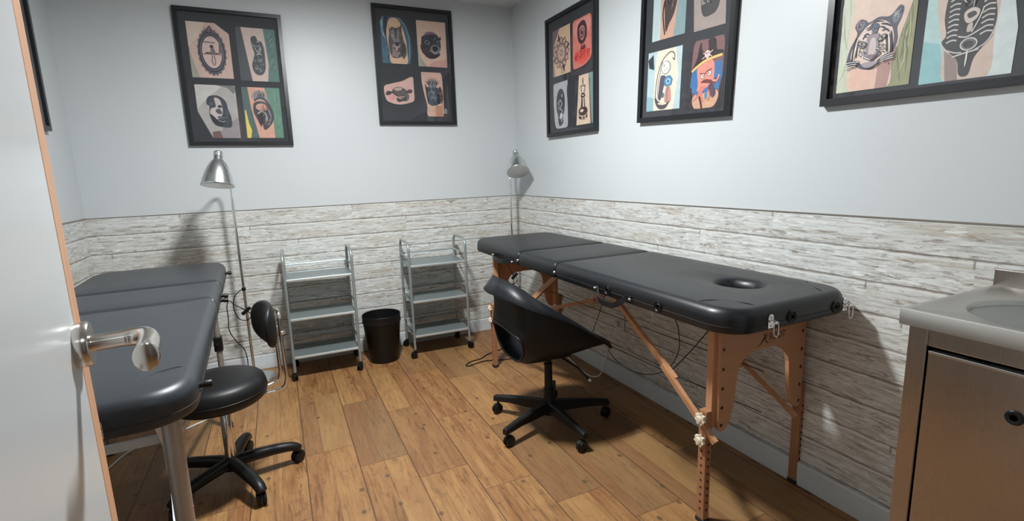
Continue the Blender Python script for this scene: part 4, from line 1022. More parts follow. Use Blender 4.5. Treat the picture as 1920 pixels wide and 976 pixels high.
a.smooth([(0.30,0.70),(0.26,0.52),(0.34,0.36),(0.42,0.22),(0.46,0.28),(0.50,0.16),(0.66,0.24),(0.78,0.40),(0.74,0.60),(0.56,0.72)], (60,56,60)); a.smooth([(0.36,0.66),(0.54,0.68),(0.66,0.58),(0.50,0.54),(0.34,0.58)], (196,146,124)); a.smooth([(0.36,0.46),(0.48,0.50),(0.52,0.42),(0.46,0.28),(0.40,0.30)], (28,28,32)); a.line([(0.36,0.48),(0.48,0.53),(0.58,0.46),(0.56,0.28)],0.035,(176,160,158)); a.line([(0.66,0.56),(0.70,0.42),(0.62,0.26)],0.03,(150,140,140)); a.strokes(0.56,0.46,0.16,0.2,20,0.14,0.014,[(150,140,140),(28,28,32)],15,1.2)
p1d = a
picture('black framed tattoo photos above the left floor lamp, with oval mirror and warrior helmet', 'b', U, V, 0.540, 0.738, [p1a,p1b,p1c,p1d], -0.004)

# --- picture 2 (back wall, right)
U, V = -0.980, 1.502
a = R1(-0.930,1.884,-0.736,2.166)
a.poly([(0,0),(0.92,0),(1.0,0.3),(0.97,0.6),(0.82,0.88),(0.65,1),(0.1,1.0),(0,0.88)], (46,92,112)); a.poly([(0,0.88),(0.1,1.0),(0.12,0.94),(0.06,0.72),(0.18,0.5),(0.05,0.6)], (110,160,176)); a.strokes(0.12,0.2,0.12,0.2,12,0.14,0.03,[(60,112,134),(32,66,84)],21); a.line([(0.64,0.98),(0.84,0.8),(0.93,0.5),(0.90,0.1)],0.03,(96,142,150)); a.smooth([(0.10,0.95),(0.26,0.99),(0.22,0.8),(0.20,0.5),(0.13,0.6)], (26,40,58))
a.smooth([(0.30,0.0),(0.24,0.30),(0.18,0.62),(0.26,0.90),(0.40,0.985),(0.58,0.96),(0.72,0.80),(0.82,0.50),(0.84,0.25),(0.80,0.0)], (208,168,132))
a.smooth([(0.25,0.84),(0.30,0.74),(0.36,0.79),(0.50,0.77),(0.62,0.80),(0.70,0.86),(0.70,0.70),(0.74,0.52),(0.82,0.36),(0.80,0.20),(0.70,0.10),(0.66,0.16),(0.50,0.12),(0.32,0.14),(0.25,0.30),(0.24,0.52),(0.28,0.66)], (78,72,74)); a.smooth([(0.34,0.70),(0.48,0.74),(0.60,0.70),(0.64,0.56),(0.56,0.46),(0.44,0.46),(0.34,0.56)], (122,116,118)); a.poly([(0.44,0.76),(0.54,0.76),(0.51,0.54),(0.47,0.54)], (60,56,60)); a.ell(0.385,0.60,0.035,0.014,(200,200,196)); a.ell(0.585,0.61,0.035,0.014,(190,190,186)); a.ell(0.39,0.60,0.013,0.012,(30,28,30)); a.ell(0.582,0.61,0.013,0.012,(30,28,30)); a.smooth([(0.46,0.46),(0.55,0.46),(0.54,0.40),(0.48,0.40)], (28,24,26)); a.smooth([(0.40,0.44),(0.47,0.38),(0.56,0.38),(0.64,0.46),(0.62,0.38),(0.50,0.33),(0.42,0.36)], (170,150,146)); a.smooth([(0.44,0.36),(0.50,0.37),(0.53,0.31),(0.48,0.27),(0.43,0.30)], (186,136,140)); a.strokes(0.38,0.28,0.12,0.12,24,0.12,0.02,[(40,34,38),(150,130,128)],22); a.strokes(0.68,0.32,0.10,0.16,26,0.12,0.02,[(44,40,44),(66,60,64)],23,1.0)
for x_, y_ in ((0.40,0.24),(0.54,0.225),(0.47,0.17),(0.36,0.18)): a.ell(x_,y_,0.055,0.035,(168,140,140)); a.ring(x_,y_,0.03,0.018,0.012,(70,52,58))
a.strokes(0.62,0.66,0.08,0.12,12,0.1,0.015,[(150,130,120),(50,46,48)],24,1.1)
p2a = a
a = R1(-0.697,1.876,-0.500,2.161); a.sq((204,170,150)); a.poly([(0,0.45),(0,0),(0.14,0.0),(0.06,0.25)], (150,160,150)); a.poly([(0.14,0),(0.30,0),(0.16,0.12),(0.06,0.25)], (160,140,124)); a.poly([(0.30,0),(1,0),(1,0.18),(0.5,0.12)], (198,146,136))
a.ell(0.47,0.50,0.34,0.275,(40,44,54),64,0.025,26); a.smooth([(0.14,0.48),(0.12,0.36),(0.22,0.26),(0.40,0.18),(0.62,0.20),(0.78,0.30),(0.5,0.34)], (58,40,48)); a.smooth([(0.20,0.66),(0.36,0.76),(0.56,0.77),(0.72,0.70),(0.6,0.72),(0.36,0.70)], (120,96,104)); a.ell(0.175,0.62,0.03,0.04,(24,22,26)); a.ell(0.795,0.64,0.03,0.04,(24,22,26)); a.strokes(0.45,0.60,0.26,0.14,40,0.10,0.014,[(64,74,88),(26,30,38)],31,1.5); a.strokes(0.30,0.34,0.16,0.10,26,0.09,0.014,[(96,70,76),(26,22,28)],32,1.2)
a.smooth([(0.24,0.54),(0.32,0.58),(0.42,0.54),(0.40,0.49),(0.30,0.49)], (118,116,124)); a.smooth([(0.28,0.54),(0.34,0.56),(0.38,0.52),(0.32,0.50)], (18,18,22)); a.smooth([(0.66,0.56),(0.74,0.59),(0.80,0.53),(0.72,0.50)], (110,110,118)); a.smooth([(0.70,0.56),(0.75,0.57),(0.77,0.53),(0.72,0.51)], (18,18,22)); a.smooth([(0.44,0.42),(0.54,0.48),(0.68,0.48),(0.76,0.42),(0.72,0.34),(0.60,0.28),(0.48,0.32)], (120,116,124)); a.smooth([(0.50,0.42),(0.56,0.46),(0.68,0.45),(0.70,0.39),(0.62,0.34),(0.53,0.36)], (22,24,32)); a.line([(0.40,0.36),(0.52,0.33),(0.60,0.30),(0.70,0.34)],0.02,(170,164,166)); a.ell(0.60,0.62,0.03,0.012,(120,130,140)); a.strokes(0.45,0.24,0.24,0.04,24,0.07,0.015,[(40,28,34)],33,1.0)
p2b = a
a = R1(-0.937,1.630,-0.739,1.806)
a.smooth([(0.02,0.62),(0.28,0.74),(0.62,0.84),(0.98,1.0),(1.0,0.60),(0.99,0.18),(0.80,0.06),(0.50,0.0),(0.20,0.06),(0.05,0.20)], (204,160,148)); a.smooth([(0.1,0.3),(0.3,0.36),(0.36,0.2),(0.2,0.14)], (206,140,136))
a.smooth([(0.26,0.46),(0.34,0.58),(0.50,0.63),(0.66,0.58),(0.78,0.46),(0.76,0.34),(0.62,0.30),(0.44,0.30),(0.32,0.38)], (78,70,70)); a.smooth([(0.33,0.55),(0.48,0.61),(0.62,0.58),(0.52,0.50),(0.38,0.50)], (178,150,142)); a.smooth([(0.06,0.38),(0.12,0.47),(0.22,0.46),(0.28,0.42),(0.18,0.34),(0.08,0.32)], (52,46,48)); a.smooth([(0.76,0.50),(0.84,0.55),(0.94,0.53),(0.93,0.44),(0.84,0.40),(0.77,0.42)], (88,66,66)); a.smooth([(0.40,0.14),(0.42,0.24),(0.56,0.20),(0.66,0.30),(0.78,0.38),(0.82,0.28),(0.76,0.14),(0.60,0.12),(0.48,0.08)], (66,60,62))
for x_, y_, q in ((0.42,0.45,0.05),(0.53,0.47,0.055),(0.63,0.44,0.045),(0.48,0.37,0.04),(0.59,0.36,0.045),(0.68,0.48,0.03),(0.70,0.38,0.03)): a.ell(x_,y_,q,q*0.8,(128,112,108),7); a.ell(x_,y_-0.01,q*0.72,q*0.5,(48,42,44),7)
a.line([(0.24,0.44),(0.36,0.34),(0.52,0.26),(0.64,0.28)],0.02,(30,26,28)); a.line([(0.74,0.38),(0.77,0.26),(0.73,0.14)],0.02,(150,130,126)); a.line([(0.50,0.20),(0.60,0.24),(0.70,0.32)],0.018,(150,132,128)); a.ell(0.85,0.485,0.02,0.02,(30,24,26))
p2c = a
a = R1(-0.684,1.557,-0.540,1.841)
a.smooth([(0.0,1.0),(0.45,1.0),(0.92,1.0),(1.0,0.75),(1.02,0.45),(0.94,0.0),(0.24,0.0),(0.20,0.25),(0.06,0.6)], (202,160,142),4); a.poly([(0.24,0.0),(0.60,0.0),(0.60,0.24),(0.24,0.24)], (196,156,128)); a.poly([(0.60,0),(0.93,0),(0.97,0.26),(0.60,0.24)], (178,122,96))
a.poly([(0.18,0.66),(0.24,0.30),(0.42,0.24),(0.72,0.26),(0.80,0.38),(0.76,0.66),(0.4,0.68)], (50,66,76)); a.poly([(0.14,0.72),(0.18,0.73),(0.26,0.62),(0.28,0.32),(0.22,0.36)], (26,26,30)); a.poly([(0.70,0.28),(0.86,0.30),(0.84,0.50),(0.72,0.54)], (30,30,34))
for k in range(9):
    t_ = PI*(0.86-0.72*k/8); a.poly([(0.50+0.20*math.cos(t_)-0.045, 0.70+0.06*math.sin(t_)),(0.50+0.20*math.cos(t_)+0.045, 0.70+0.06*math.sin(t_)),(0.50+0.42*math.cos(t_), 0.74+0.165*math.sin(t_))], (66,68,78) if k%2 else (44,44,54))
a.smooth([(0.30,0.70),(0.42,0.78),(0.60,0.78),(0.72,0.70),(0.5,0.64)], (92,96,108)); a.strokes(0.50,0.72,0.18,0.06,22,0.1,0.02,[(170,166,170),(40,42,52)],41,1.4); a.strokes(0.48,0.48,0.22,0.16,40,0.13,0.022,[(92,108,116),(28,40,48),(120,130,136)],42); a.ell(0.48,0.55,0.06,0.026,(160,170,172)); a.ell(0.485,0.55,0.025,0.018,(20,24,28)); a.smooth([(0.76,0.62),(0.86,0.68),(0.94,0.60),(0.98,0.44),(0.92,0.30),(0.86,0.34),(0.80,0.50)], (78,58,52)); a.strokes(0.88,0.48,0.08,0.16,26,0.12,0.022,[(34,26,26),(130,104,92)],43,0.3)
p2d = a
# small maker's mark in the corner of the mat
a = R1(-0.540,1.575,-0.516,1.612); a.ring(0.5,0.35,0.28,0.25,0.14,(190,195,195)); a.line([(0.3,0.6),(0.45,0.95)],0.12,(190,195,195)); a.line([(0.7,0.6),(0.8,0.9)],0.12,(190,195,195))
p2e = a
picture('black framed tattoo photos left of the far corner, with wolf, otter and turtle', 'b', U, V, 0.522, 0.732, [p2a,p2b,p2c,p2d,p2e], 0.0)

# --- picture 3 (right wall, nearest the corner); u runs to the right = -y
U, V = 0.509, 1.380
def R3(x0, z0, x1, z1): return Art(x0-U, z0-V, x1-U, z1-V)
a = R3(0.578,1.735,0.780,2.000); a.sq((206,172,138)); a.poly([(0,0.3),(0,1),(0.4,1),(0.1,0.7)], (110,92,92)); a.poly([(0,0),(0.12,0),(0.06,0.3),(0,0.5)], (150,120,118))
cx_, cy_ = 0.50, 0.47
def star(a, n, r0, r1, c, ph=0.0, asp=0.78):
    a.poly([(cx_+(r0 if i%2 else r1)*math.cos(2*PI*i/(2*n)+ph), cy_+(r0 if i%2 else r1)*asp*math.sin(2*PI*i/(2*n)+ph)) for i in range(2*n)], c)
star(a,12,0.36,0.46,(60,46,50)); star(a,4,0.2,0.60,(60,46,50),0.3); star(a,12,0.335,0.42,(190,156,138)); star(a,12,0.27,0.36,(60,46,50),0.26); star(a,12,0.245,0.325,(196,160,140),0.26)
a.ring(cx_,cy_,0.245,0.19,0.03,(70,54,58)); a.ring(cx_,cy_,0.19,0.15,0.02,(90,72,76)); star(a,8,0.05,0.15,(64,48,52)); a.ell(cx_,cy_,0.045,0.035,(200,168,146)); a.ring(0.54,0.07,0.05,0.035,0.02,(110,80,66))
for k in range(12): t_ = 2*PI*k/12+0.26; a.line([(cx_+0.26*math.cos(t_),cy_+0.2*math.sin(t_)),(cx_+0.42*math.cos(t_),cy_+0.33*math.sin(t_))],0.018,(60,46,50))
p3a = a
a = R3(0.807,1.740,0.998,2.000)     # plain stand-in: a rose with red tally strokes
a.smooth([(0,0.95),(0.45,1.0),(0.95,0.99),(1.0,0.6),(1.0,0.2),(0.7,0.04),(0.2,0.0),(0.02,0.05)], (206,110,96),4); a.smooth([(0.04,0.9),(0.4,0.97),(0.9,0.95),(0.9,0.7),(0.5,0.6),(0.1,0.7)], (214,134,124)); a.smooth([(0.1,0.2),(0.3,0.36),(0.8,0.34),(0.9,0.16),(0.5,0.06)], (216,72,58))
a.smooth([(0.28,0.84),(0.42,0.92),(0.62,0.92),(0.74,0.80),(0.76,0.62),(0.66,0.50),(0.50,0.46),(0.34,0.52),(0.26,0.66)], (62,36,44)); a.smooth([(0.36,0.78),(0.50,0.84),(0.64,0.78),(0.66,0.64),(0.52,0.54),(0.38,0.62)], (176,112,108))
for q, c_ in ((0.14,(70,40,48)),(0.10,(190,124,118)),(0.06,(60,34,42))): a.ell(0.51,0.69,q,q*0.75,c_,9,0.08,5)
a.strokes(0.51,0.68,0.16,0.14,16,0.10,0.014,[(60,34,42),(196,134,126)],51); a.line([(0.50,0.46),(0.46,0.38),(0.48,0.30)],0.04,(80,40,46)); a.smooth([(0.48,0.38),(0.62,0.44),(0.70,0.38),(0.58,0.34)], (96,44,46))
for x_ in (0.12,0.19,0.26,0.40,0.48,0.56,0.64,0.78,0.86): a.line([(x_,0.16),(x_+0.01,0.33)],0.026,(180,30,26),False)
a.line([(0.08,0.23),(0.30,0.25)],0.026,(180,30,26),False); a.line([(0.36,0.19),(0.68,0.31)],0.026,(180,30,26),False); a.line([(0.74,0.27),(0.92,0.30)],0.026,(180,30,26),False)
p3b = a
a = R3(0.578,1.425,0.745,1.695); a.smooth([(0,0.98),(0.5,1.0),(1.0,1.0),(0.95,0.8),(1.0,0.4),(0.97,0.02),(0.3,0.0),(0.1,0.1),(0.03,0.4)], (168,168,172),4); a.smooth([(0.2,0.55),(0.28,0.76),(0.48,0.86),(0.70,0.80),(0.80,0.60),(0.76,0.38),(0.66,0.26),(0.68,0.12),(0.46,0.05),(0.34,0.12),(0.32,0.28),(0.24,0.38)], (50,54,62)); a.strokes(0.50,0.50,0.22,0.28,44,0.16,0.024,[(96,102,112),(26,28,34),(140,144,150)],61); a.line([(0.35,0.55),(0.5,0.62),(0.62,0.52),(0.5,0.44),(0.66,0.36)],0.035,(170,172,176)); a.smooth([(0.44,0.24),(0.54,0.34),(0.64,0.30),(0.52,0.20)], (190,190,192)); a.line([(0.66,0.28),(0.56,0.14)],0.05,(170,170,174)); a.ell(0.62,0.70,0.05,0.04,(130,140,150))
p3c = a
a = R3(0.838,1.426,1.009,1.696); a.poly([(0.0,0),(0.86,0),(0.80,0.5),(0.74,1),(0.18,1),(0.10,0.5)], (210,184,156)); a.poly([(0.74,1),(1,1),(1,0),(0.92,0),(0.84,0.5)], (110,140,140)); a.poly([(0.76,0.9),(0.80,0.9),(0.92,0.02),(0.84,0.02)], (100,84,76)); K_ = (52,38,40)
a.ell(0.42,0.90,0.05,0.035,K_); a.ell(0.42,0.90,0.025,0.018,(200,172,146)); a.poly([(0.39,0.87),(0.45,0.87),(0.44,0.80),(0.40,0.80)],K_); a.poly([(0.27,0.79),(0.57,0.79),(0.50,0.62),(0.34,0.62)],K_); a.poly([(0.32,0.77),(0.52,0.77),(0.47,0.64),(0.37,0.64)],(212,190,164)); a.ell(0.42,0.585,0.14,0.04,K_); a.ell(0.42,0.59,0.08,0.014,(196,170,150)); a.poly([(0.34,0.56),(0.50,0.56),(0.56,0.34),(0.28,0.34)],K_); a.poly([(0.40,0.55),(0.47,0.55),(0.50,0.35),(0.40,0.35)],(196,172,150)); a.smooth([(0.22,0.34),(0.62,0.34),(0.66,0.22),(0.18,0.22)],K_,3); a.smooth([(0.28,0.31),(0.44,0.31),(0.42,0.26),(0.26,0.26)],(206,182,158)); a.poly([(0.16,0.21),(0.68,0.21),(0.68,0.13),(0.50,0.10),(0.30,0.10),(0.16,0.14)],K_); a.line([(0.20,0.19),(0.42,0.165),(0.64,0.19)],0.03,(206,182,158)); a.strokes(0.42,0.14,0.22,0.03,9,0.06,0.03,[(206,182,158)],66,1.57)
p3d = a
picture('black framed tattoo photos just right of the far corner, with mandala and chess king', 'r', -U, V, 0.545, 0.700, [p3a,p3b,p3c,p3d], -0.005)

PB = 1.0
# --- picture 4 (right wall, middle)
U, V = 1.401, 1.383
a = R3(1.470,1.735,1.675,2.02); a.sq((170,188,190)); a.poly([(0.62,0),(1,0),(1,1),(0.85,1)], (120,146,150)); a.poly([(0.26,0),(0.66,0),(0.86,1),(0.20,1),(0.24,0.5)], (190,146,122))
a.smooth([(0.34,0.98),(0.28,0.78),(0.34,0.62),(0.36,0.40),(0.42,0.10),(0.52,0.20),(0.66,0.34),(0.76,0.60),(0.82,0.98)], (62,50,50)); a.smooth([(0.30,0.74),(0.38,0.80),(0.44,0.70),(0.40,0.58),(0.32,0.62)], (202,172,160)); a.strokes(0.56,0.66,0.18,0.26,42,0.16,0.018,[(96,80,78),(34,26,28),(130,108,102)],71,1.1); a.line([(0.36,0.55),(0.32,0.36),(0.40,0.06)],0.03,(40,30,32))
p4a = a
a = R3(1.704,1.728,1.890,2.02); a.poly([(0.12,0),(1.0,0.0),(0.9,1),(0.0,1)], (150,134,128)); a.smooth([(0.28,0.98),(0.26,0.50),(0.34,0.20),(0.56,0.16),(0.78,0.24),(0.82,0.55),(0.80,0.98)], (58,56,58)); a.poly([(0.28,0.42),(0.80,0.48),(0.78,0.36),(0.30,0.32)], (126,120,118)); a.strokes(0.54,0.6,0.22,0.24,30,0.12,0.02,[(110,106,106),(34,32,34)],72); a.strokes(0.54,0.38,0.22,0.05,12,0.07,0.03,[(40,38,40)],73,1.5)
p4b = a
a = R3(1.450,1.432,1.667,1.690)     # plain stand-in: crescent moon, lantern and flowers in ink
a.sq((168,190,196)); a.poly([(0.22,0),(0.80,0),(0.92,0.55),(0.82,1),(0.28,1),(0.22,0.6)], (216,204,180)); a.poly([(0,0.88),(0.16,0.96),(0.2,0.7),(0.04,0.74)], (40,46,52)); a.poly([(0,0),(0.22,0),(0.22,0.22),(0,0.26)], (130,170,178))
a.line([(0.74,0.84),(0.79,0.80),(0.78,0.90),(0.66,0.94),(0.46,0.84),(0.34,0.66),(0.28,0.42),(0.28,0.22),(0.42,0.12),(0.54,0.06),(0.60,0.10)],0.022,(70,56,74)); a.line([(0.46,0.84),(0.38,0.6),(0.33,0.36),(0.36,0.2)],0.02,(120,106,116))
a.ell(0.56,0.70,0.14,0.115,(150,150,152)); a.ell(0.545,0.705,0.115,0.095,(212,208,202)); a.ell(0.50,0.74,0.03,0.022,(170,168,166)); a.ell(0.59,0.68,0.02,0.016,(170,168,166)); a.ell(0.52,0.66,0.016,0.012,(150,148,146))
a.smooth([(0.40,0.54),(0.48,0.58),(0.56,0.54),(0.50,0.34),(0.44,0.18),(0.36,0.22)], (78,68,92)); a.ell(0.64,0.47,0.125,0.095,(60,120,156),24,0.06,7); a.ell(0.64,0.47,0.075,0.055,(120,176,200),20,0.1,5); a.ell(0.64,0.47,0.03,0.022,(50,84,120)); a.smooth([(0.58,0.36),(0.70,0.37),(0.74,0.14),(0.56,0.12)], (190,128,112)); a.line([(0.63,0.38),(0.62,0.14)],0.02,(78,98,120)); a.ell(0.50,0.25,0.04,0.045,(70,110,90)); a.smooth([(0.26,0.22),(0.42,0.12),(0.56,0.10),(0.70,0.14),(0.60,0.03),(0.42,0.02),(0.30,0.10)], (72,64,74)); a.line([(0.36,0.12),(0.50,0.10),(0.62,0.11)],0.03,(214,200,160))
p4c = a
a = R3(1.704,1.422,1.900,1.690); a.poly([(0,0),(1,0),(1,1),(0,1)], (44,40,46)); a.smooth([(0.14,0.5),(0.12,0.75),(0.2,1.0),(0.55,0.99),(0.92,1.0),(0.96,0.7),(0.94,0.40),(0.80,0.02),(0.50,0.0),(0.24,0.0)], (120,84,84),4); a.smooth([(0.20,0.18),(0.24,0.02),(0.5,0.0),(0.80,0.03),(0.88,0.22),(0.55,0.28)], (196,150,116))
a.poly([(0.10,0.34),(0.14,0.60),(0.92,0.66),(0.96,0.44),(0.86,0.26),(0.3,0.2)], (40,104,160)); a.smooth([(0.28,0.62),(0.32,0.36),(0.30,0.26),(0.44,0.30),(0.56,0.30),(0.70,0.32),(0.74,0.40),(0.72,0.66),(0.5,0.68)], (214,128,112)); a.smooth([(0.38,0.32),(0.34,0.20),(0.42,0.08),(0.50,0.10),(0.46,0.24),(0.56,0.32)], (206,110,96)); a.smooth([(0.60,0.32),(0.64,0.22),(0.74,0.14),(0.82,0.20),(0.74,0.34)], (84,62,80)); a.smooth([(0.40,0.38),(0.50,0.42),(0.62,0.41),(0.74,0.40),(0.86,0.44),(0.88,0.38),(0.74,0.34),(0.58,0.36)], (110,50,48)); a.line([(0.70,0.40),(0.82,0.38),(0.88,0.46)],0.04,(214,136,122))
a.line([(0.38,0.18),(0.44,0.06),(0.46,0.0)],0.05,(60,40,46)); a.line([(0.20,0.12),(0.30,0.16),(0.36,0.24)],0.04,(190,110,96)); a.line([(0.62,0.10),(0.66,0.18),(0.62,0.26)],0.04,(196,100,88)); a.ell(0.56,0.18,0.04,0.05,(60,130,160)); a.ell(0.22,0.28,0.07,0.05,(46,110,160),18,0.1,6); a.ell(0.84,0.30,0.06,0.05,(46,110,160),18,0.1,6)
a.ell(0.44,0.47,0.055,0.04,(60,40,40)); a.ell(0.44,0.47,0.045,0.032,(236,214,200)); a.ell(0.45,0.47,0.016,0.014,(40,26,28)); a.ell(0.62,0.50,0.055,0.04,(60,40,40)); a.ell(0.62,0.50,0.045,0.032,(236,214,200)); a.ell(0.61,0.50,0.016,0.014,(40,26,28)); a.line([(0.36,0.52),(0.50,0.50),(0.54,0.53),(0.68,0.56)],0.02,(120,56,52))
a.smooth([(0.12,0.56),(0.22,0.62),(0.46,0.70),(0.74,0.72),(0.94,0.74),(0.92,0.80),(0.78,0.82),(0.74,0.96),(0.64,1.0),(0.54,0.96),(0.56,0.86),(0.48,0.80),(0.38,0.86),(0.36,0.96),(0.30,0.90),(0.26,0.74)], (46,34,34),6); a.line([(0.13,0.56),(0.24,0.61),(0.46,0.68),(0.70,0.715),(0.93,0.73)],0.05,(226,180,92)); a.ell(0.54,0.78,0.075,0.05,(226,190,186)); a.ell(0.51,0.785,0.02,0.016,(40,26,30)); a.ell(0.57,0.79,0.02,0.016,(40,26,30)); a.poly([(0.50,0.75),(0.58,0.755),(0.57,0.72),(0.51,0.715)], (220,186,182)); a.line([(0.40,0.72),(0.68,0.82)],0.018,(214,180,176)); a.line([(0.42,0.80),(0.66,0.74)],0.018,(214,180,176))
p4d = a
picture('black framed tattoo photos over the black massage table, with an octopus in pirate hat', 'r', -U, V, 0.543, 0.732, [p4a,p4b,p4c,p4d], -0.048)

PB = 1.1
# --- picture 5 (right wall, landscape, towards the camera)
U, V = 2.312, 1.344
a = R3(2.353,1.380,2.556,1.700)
a.sq((170,172,140)); a.poly([(0,0),(0.22,0),(0.14,0.5),(0.22,1),(0,1)], (186,192,168)); a.strokes(0.08,0.5,0.06,0.45,10,0.3,0.012,[(150,154,128),(200,204,184)],81,1.5); a.poly([(0.66,0),(1,0),(1,1),(0.86,1)], (140,140,98)); a.strokes(0.88,0.35,0.08,0.32,14,0.3,0.02,[(168,168,120),(110,112,80)],82,1.45)
a.smooth([(0.20,0.0),(0.14,0.30),(0.14,0.60),(0.22,1.0),(0.60,1.0),(1.0,1.0),(0.95,0.72),(0.84,0.45),(0.76,0.2),(0.72,0.0)], (210,182,164),4); a.smooth([(0.24,0.02),(0.20,0.16),(0.4,0.22),(0.62,0.24),(0.66,0.02)], (214,172,152)); a.poly([(0.56,0.0),(0.72,0.0),(0.76,0.2),(0.80,0.34),(0.58,0.30)], (168,128,116)); a.smooth([(0.3,0.9),(0.6,0.98),(0.9,0.96),(0.7,0.82)], (224,206,188))
TG = (214,190,176); a.t = (0.70, 0.033)
a.smooth([(0.12,0.36),(0.16,0.52),(0.24,0.68),(0.20,0.78),(0.26,0.86),(0.34,0.84),(0.40,0.80),(0.52,0.84),(0.64,0.82),(0.70,0.84),(0.78,0.92),(0.84,0.88),(0.82,0.76),(0.78,0.66),(0.80,0.52),(0.76,0.38),(0.70,0.32),(0.58,0.28),(0.50,0.21),(0.36,0.22),(0.26,0.27),(0.14,0.30)], (74,72,86),6)
a.smooth([(0.18,0.38),(0.20,0.52),(0.28,0.66),(0.38,0.76),(0.52,0.80),(0.64,0.76),(0.72,0.66),(0.75,0.52),(0.72,0.40),(0.60,0.34),(0.50,0.27),(0.38,0.27),(0.28,0.33)], TG,6)
a.smooth([(0.23,0.84),(0.28,0.845),(0.34,0.80),(0.30,0.73),(0.235,0.75)], (120,112,118)); a.smooth([(0.70,0.80),(0.76,0.885),(0.815,0.86),(0.80,0.77),(0.74,0.72)], (110,112,124)); a.strokes(0.28,0.79,0.04,0.04,10,0.06,0.012,[(170,160,160),(60,56,66)],83,1.2); a.strokes(0.77,0.82,0.04,0.05,10,0.07,0.012,[(60,66,80),(170,168,172)],84,1.0)
BK = (50,48,62)
for pts, w in ([(0.42,0.76),(0.50,0.79),(0.60,0.77)],0.022), ([(0.36,0.72),(0.48,0.76),(0.52,0.75)],0.02), ([(0.38,0.70),(0.46,0.72),(0.50,0.68)],0.03), ([(0.56,0.75),(0.64,0.73),(0.70,0.69)],0.028), ([(0.54,0.72),(0.60,0.70),(0.63,0.67)],0.024), ([(0.34,0.64),(0.38,0.66),(0.42,0.64)],0.024), ([(0.58,0.66),(0.64,0.67),(0.68,0.63)],0.026), ([(0.33,0.60),(0.35,0.63),(0.40,0.62)],0.018):
    a.line(pts, w, BK, True, True)
a.smooth([(0.44,0.74),(0.50,0.77),(0.54,0.74),(0.53,0.68),(0.50,0.64),(0.46,0.66)], (70,82,104)); a.strokes(0.49,0.66,0.07,0.08,20,0.05,0.014,[BK,(120,112,118)],85)
for sg, x0_ in ((-1,0.20),(1,0.74)):
    for k in range(4):
        xx = x0_-sg*0.028*k; a.line([(xx,0.34+0.02*k),(xx-sg*0.012+sg*0.0,0.48+0.01*k),(xx-sg*0.035,0.64-0.02*k)], 0.024, BK if k%2 == 0 else (226,206,192), True, True)
a.smooth([(0.40,0.62),(0.50,0.64),(0.56,0.62),(0.56,0.50),(0.60,0.40),(0.54,0.34),(0.40,0.34),(0.34,0.42),(0.40,0.50)], (142,128,134)); a.smooth([(0.45,0.58),(0.51,0.58),(0.53,0.44),(0.50,0.38),(0.45,0.38),(0.43,0.44)], (190,174,170)); a.strokes(0.36,0.42,0.07,0.07,26,0.05,0.01,[(74,72,84),(200,186,180)],86); a.strokes(0.60,0.44,0.06,0.07,26,0.05,0.01,[(74,72,84),(200,186,180)],87)
for ex, ey, rt_ in ((0.335,0.545,-0.25),(0.605,0.575,0.45)):
    a.ell(ex,ey,0.065,0.032,BK,20,0,1,rt_); a.ell(ex,ey,0.045,0.020,(176,172,160),20,0,1,rt_); a.ell(ex,ey,0.018,0.015,(22,22,26))
a.line([(0.28,0.52),(0.34,0.50),(0.40,0.53)],0.02,(110,110,120)); a.smooth([(0.42,0.375),(0.47,0.39),(0.53,0.375),(0.50,0.335),(0.475,0.32),(0.45,0.335)], (120,104,112)); a.line([(0.38,0.37),(0.42,0.345),(0.475,0.315),(0.53,0.35),(0.57,0.39)],0.014,(60,56,66)); a.line([(0.36,0.385),(0.41,0.355),(0.47,0.325)],0.010,(226,212,204)); a.smooth([(0.36,0.29),(0.48,0.30),(0.58,0.285),(0.50,0.235),(0.40,0.235)], (156,142,146)); a.line([(0.34,0.27),(0.42,0.225),(0.52,0.23),(0.60,0.28)],0.014,BK)
for k in range(7): a.line([(0.32-0.01*k,0.335-0.012*k),(0.20,0.345-0.014*k),(0.13,0.345-0.018*k)],0.008,(230,222,216) if k%2 else BK); a.line([(0.60+0.005*k,0.335-0.010*k),(0.70,0.36-0.012*k),(0.78,0.375-0.014*k)],0.008,(230,222,216) if k%2 else BK)
a.ell(0.70,0.255,0.01,0.012,(130,70,66))
p5a = a
a = R3(2.580,1.374,2.775,1.700)
a.poly([(0,0.0),(1.0,0.0),(1.04,0.32),(0.9,0.6),(0.9,1),(0,1)], (160,192,190)); a.poly([(0.0,0),(0.32,0.0),(0.20,0.3),(0.0,0.34)], (126,178,180)); a.poly([(0.72,0),(1.0,0),(1.04,0.32),(0.88,0.7),(0.80,1),(0.70,1)], (194,206,204)); a.smooth([(0.30,0.0),(0.24,0.25),(0.12,0.6),(0.10,1.0),(0.5,1.0),(0.78,1.0),(0.80,0.6),(0.78,0.3),(0.76,0.0)], (196,172,156),4); a.poly([(0.31,0.0),(0.45,0.0),(0.42,0.16),(0.26,0.24)], (140,120,112))
a.t = (0.70, 0.009)
a.smooth([(0.26,0.95),(0.22,0.70),(0.26,0.50),(0.22,0.42),(0.32,0.30),(0.42,0.20),(0.46,0.04),(0.56,0.03),(0.60,0.20),(0.70,0.34),(0.76,0.46),(0.78,0.60),(0.74,0.80),(0.66,0.98),(0.45,1.02)], (48,46,50),6); a.smooth([(0.40,0.90),(0.38,0.66),(0.46,0.50),(0.56,0.50),(0.64,0.66),(0.64,0.90),(0.5,0.96)], (36,34,38))
LT = (188,184,178)
for k in range(9):
    y_ = 0.40+0.055*k; a.line([(0.27,y_+0.01),(0.33,y_+0.03),(0.385,y_+0.02)],0.018,LT); a.line([(0.63,y_+0.04),(0.69,y_+0.065),(0.755,y_+0.055)],0.018,LT)
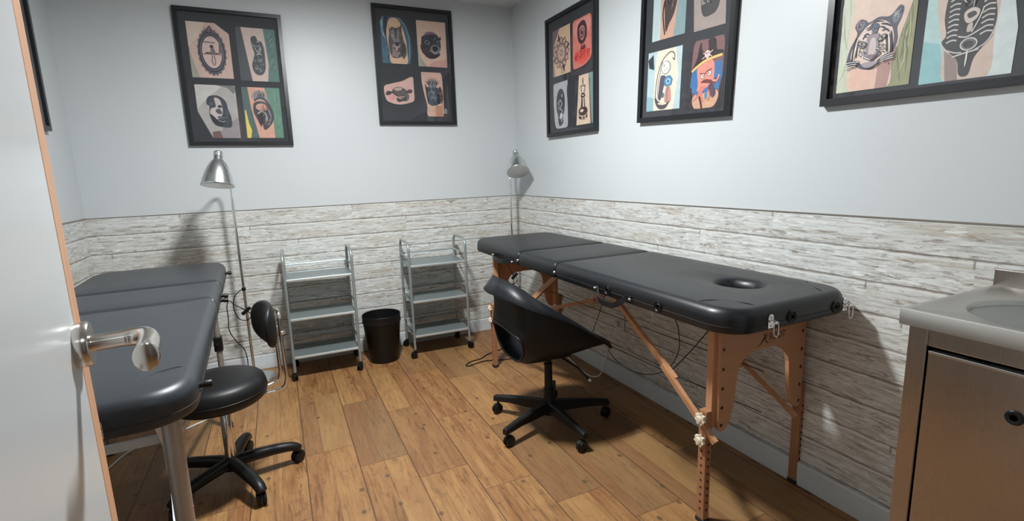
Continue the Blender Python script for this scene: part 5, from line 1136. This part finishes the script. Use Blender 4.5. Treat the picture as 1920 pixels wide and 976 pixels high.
a.line([(0.26,0.34),(0.38,0.29),(0.46,0.28)],0.016,LT); a.line([(0.60,0.29),(0.70,0.34),(0.76,0.42)],0.016,LT); a.ring(0.525,0.36,0.085,0.06,0.018,LT); a.ring(0.525,0.355,0.062,0.045,0.014,(110,106,104)); a.line([(0.36,0.245),(0.50,0.27),(0.64,0.29)],0.02,LT); a.line([(0.52,0.30),(0.52,0.22),(0.515,0.12)],0.02,(214,210,202),True,True); a.line([(0.40,0.46),(0.50,0.44),(0.64,0.50)],0.018,LT); a.line([(0.54,0.48),(0.60,0.60),(0.64,0.72)],0.016,LT)
a.smooth([(0.44,0.70),(0.52,0.74),(0.60,0.70),(0.58,0.62),(0.50,0.58),(0.45,0.62)], (196,180,168)); a.smooth([(0.47,0.68),(0.54,0.70),(0.57,0.66),(0.50,0.63)], (60,54,56)); a.smooth([(0.49,0.56),(0.54,0.58),(0.54,0.50),(0.49,0.49)], (180,166,158)); a.strokes(0.5,0.86,0.14,0.10,28,0.08,0.016,[LT,(24,22,26),(120,116,112)],91)
p5b = a
picture('large landscape black framed picture above the steel sink, with tiger head and pharaoh tattoo photos', 'r', -U, V, 0.720, 0.520, [p5a,p5b], -0.020)
# --- picture 6 (left wall, mostly hidden by the door)
PB = 1.0
pl_ = []
for (x0,z0,x1,z1), sd in (((0.06,0.39,0.25,0.67),101),((0.29,0.39,0.49,0.67),102),((0.06,0.06,0.25,0.34),103),((0.29,0.06,0.49,0.34),104)):
    a = Art(x0,z0,x1,z1); a.sq((96,112,112)); a.smooth([(0.25,0.0),(0.18,0.5),(0.24,1.0),(0.8,1.0),(0.84,0.5),(0.74,0.0)], (204,168,148)); a.ell(0.5,0.5,0.22,0.28,(58,58,64),30,0.08,7); a.strokes(0.5,0.5,0.2,0.24,24,0.12,0.02,[(120,116,120),(34,34,40)],sd); pl_.append(a)
picture('black framed picture on the left wall, mostly hidden behind the open door', 'l', -0.855, 1.430, 0.545, 0.740, pl_, 0.0)

bpy.context.view_layer.update()
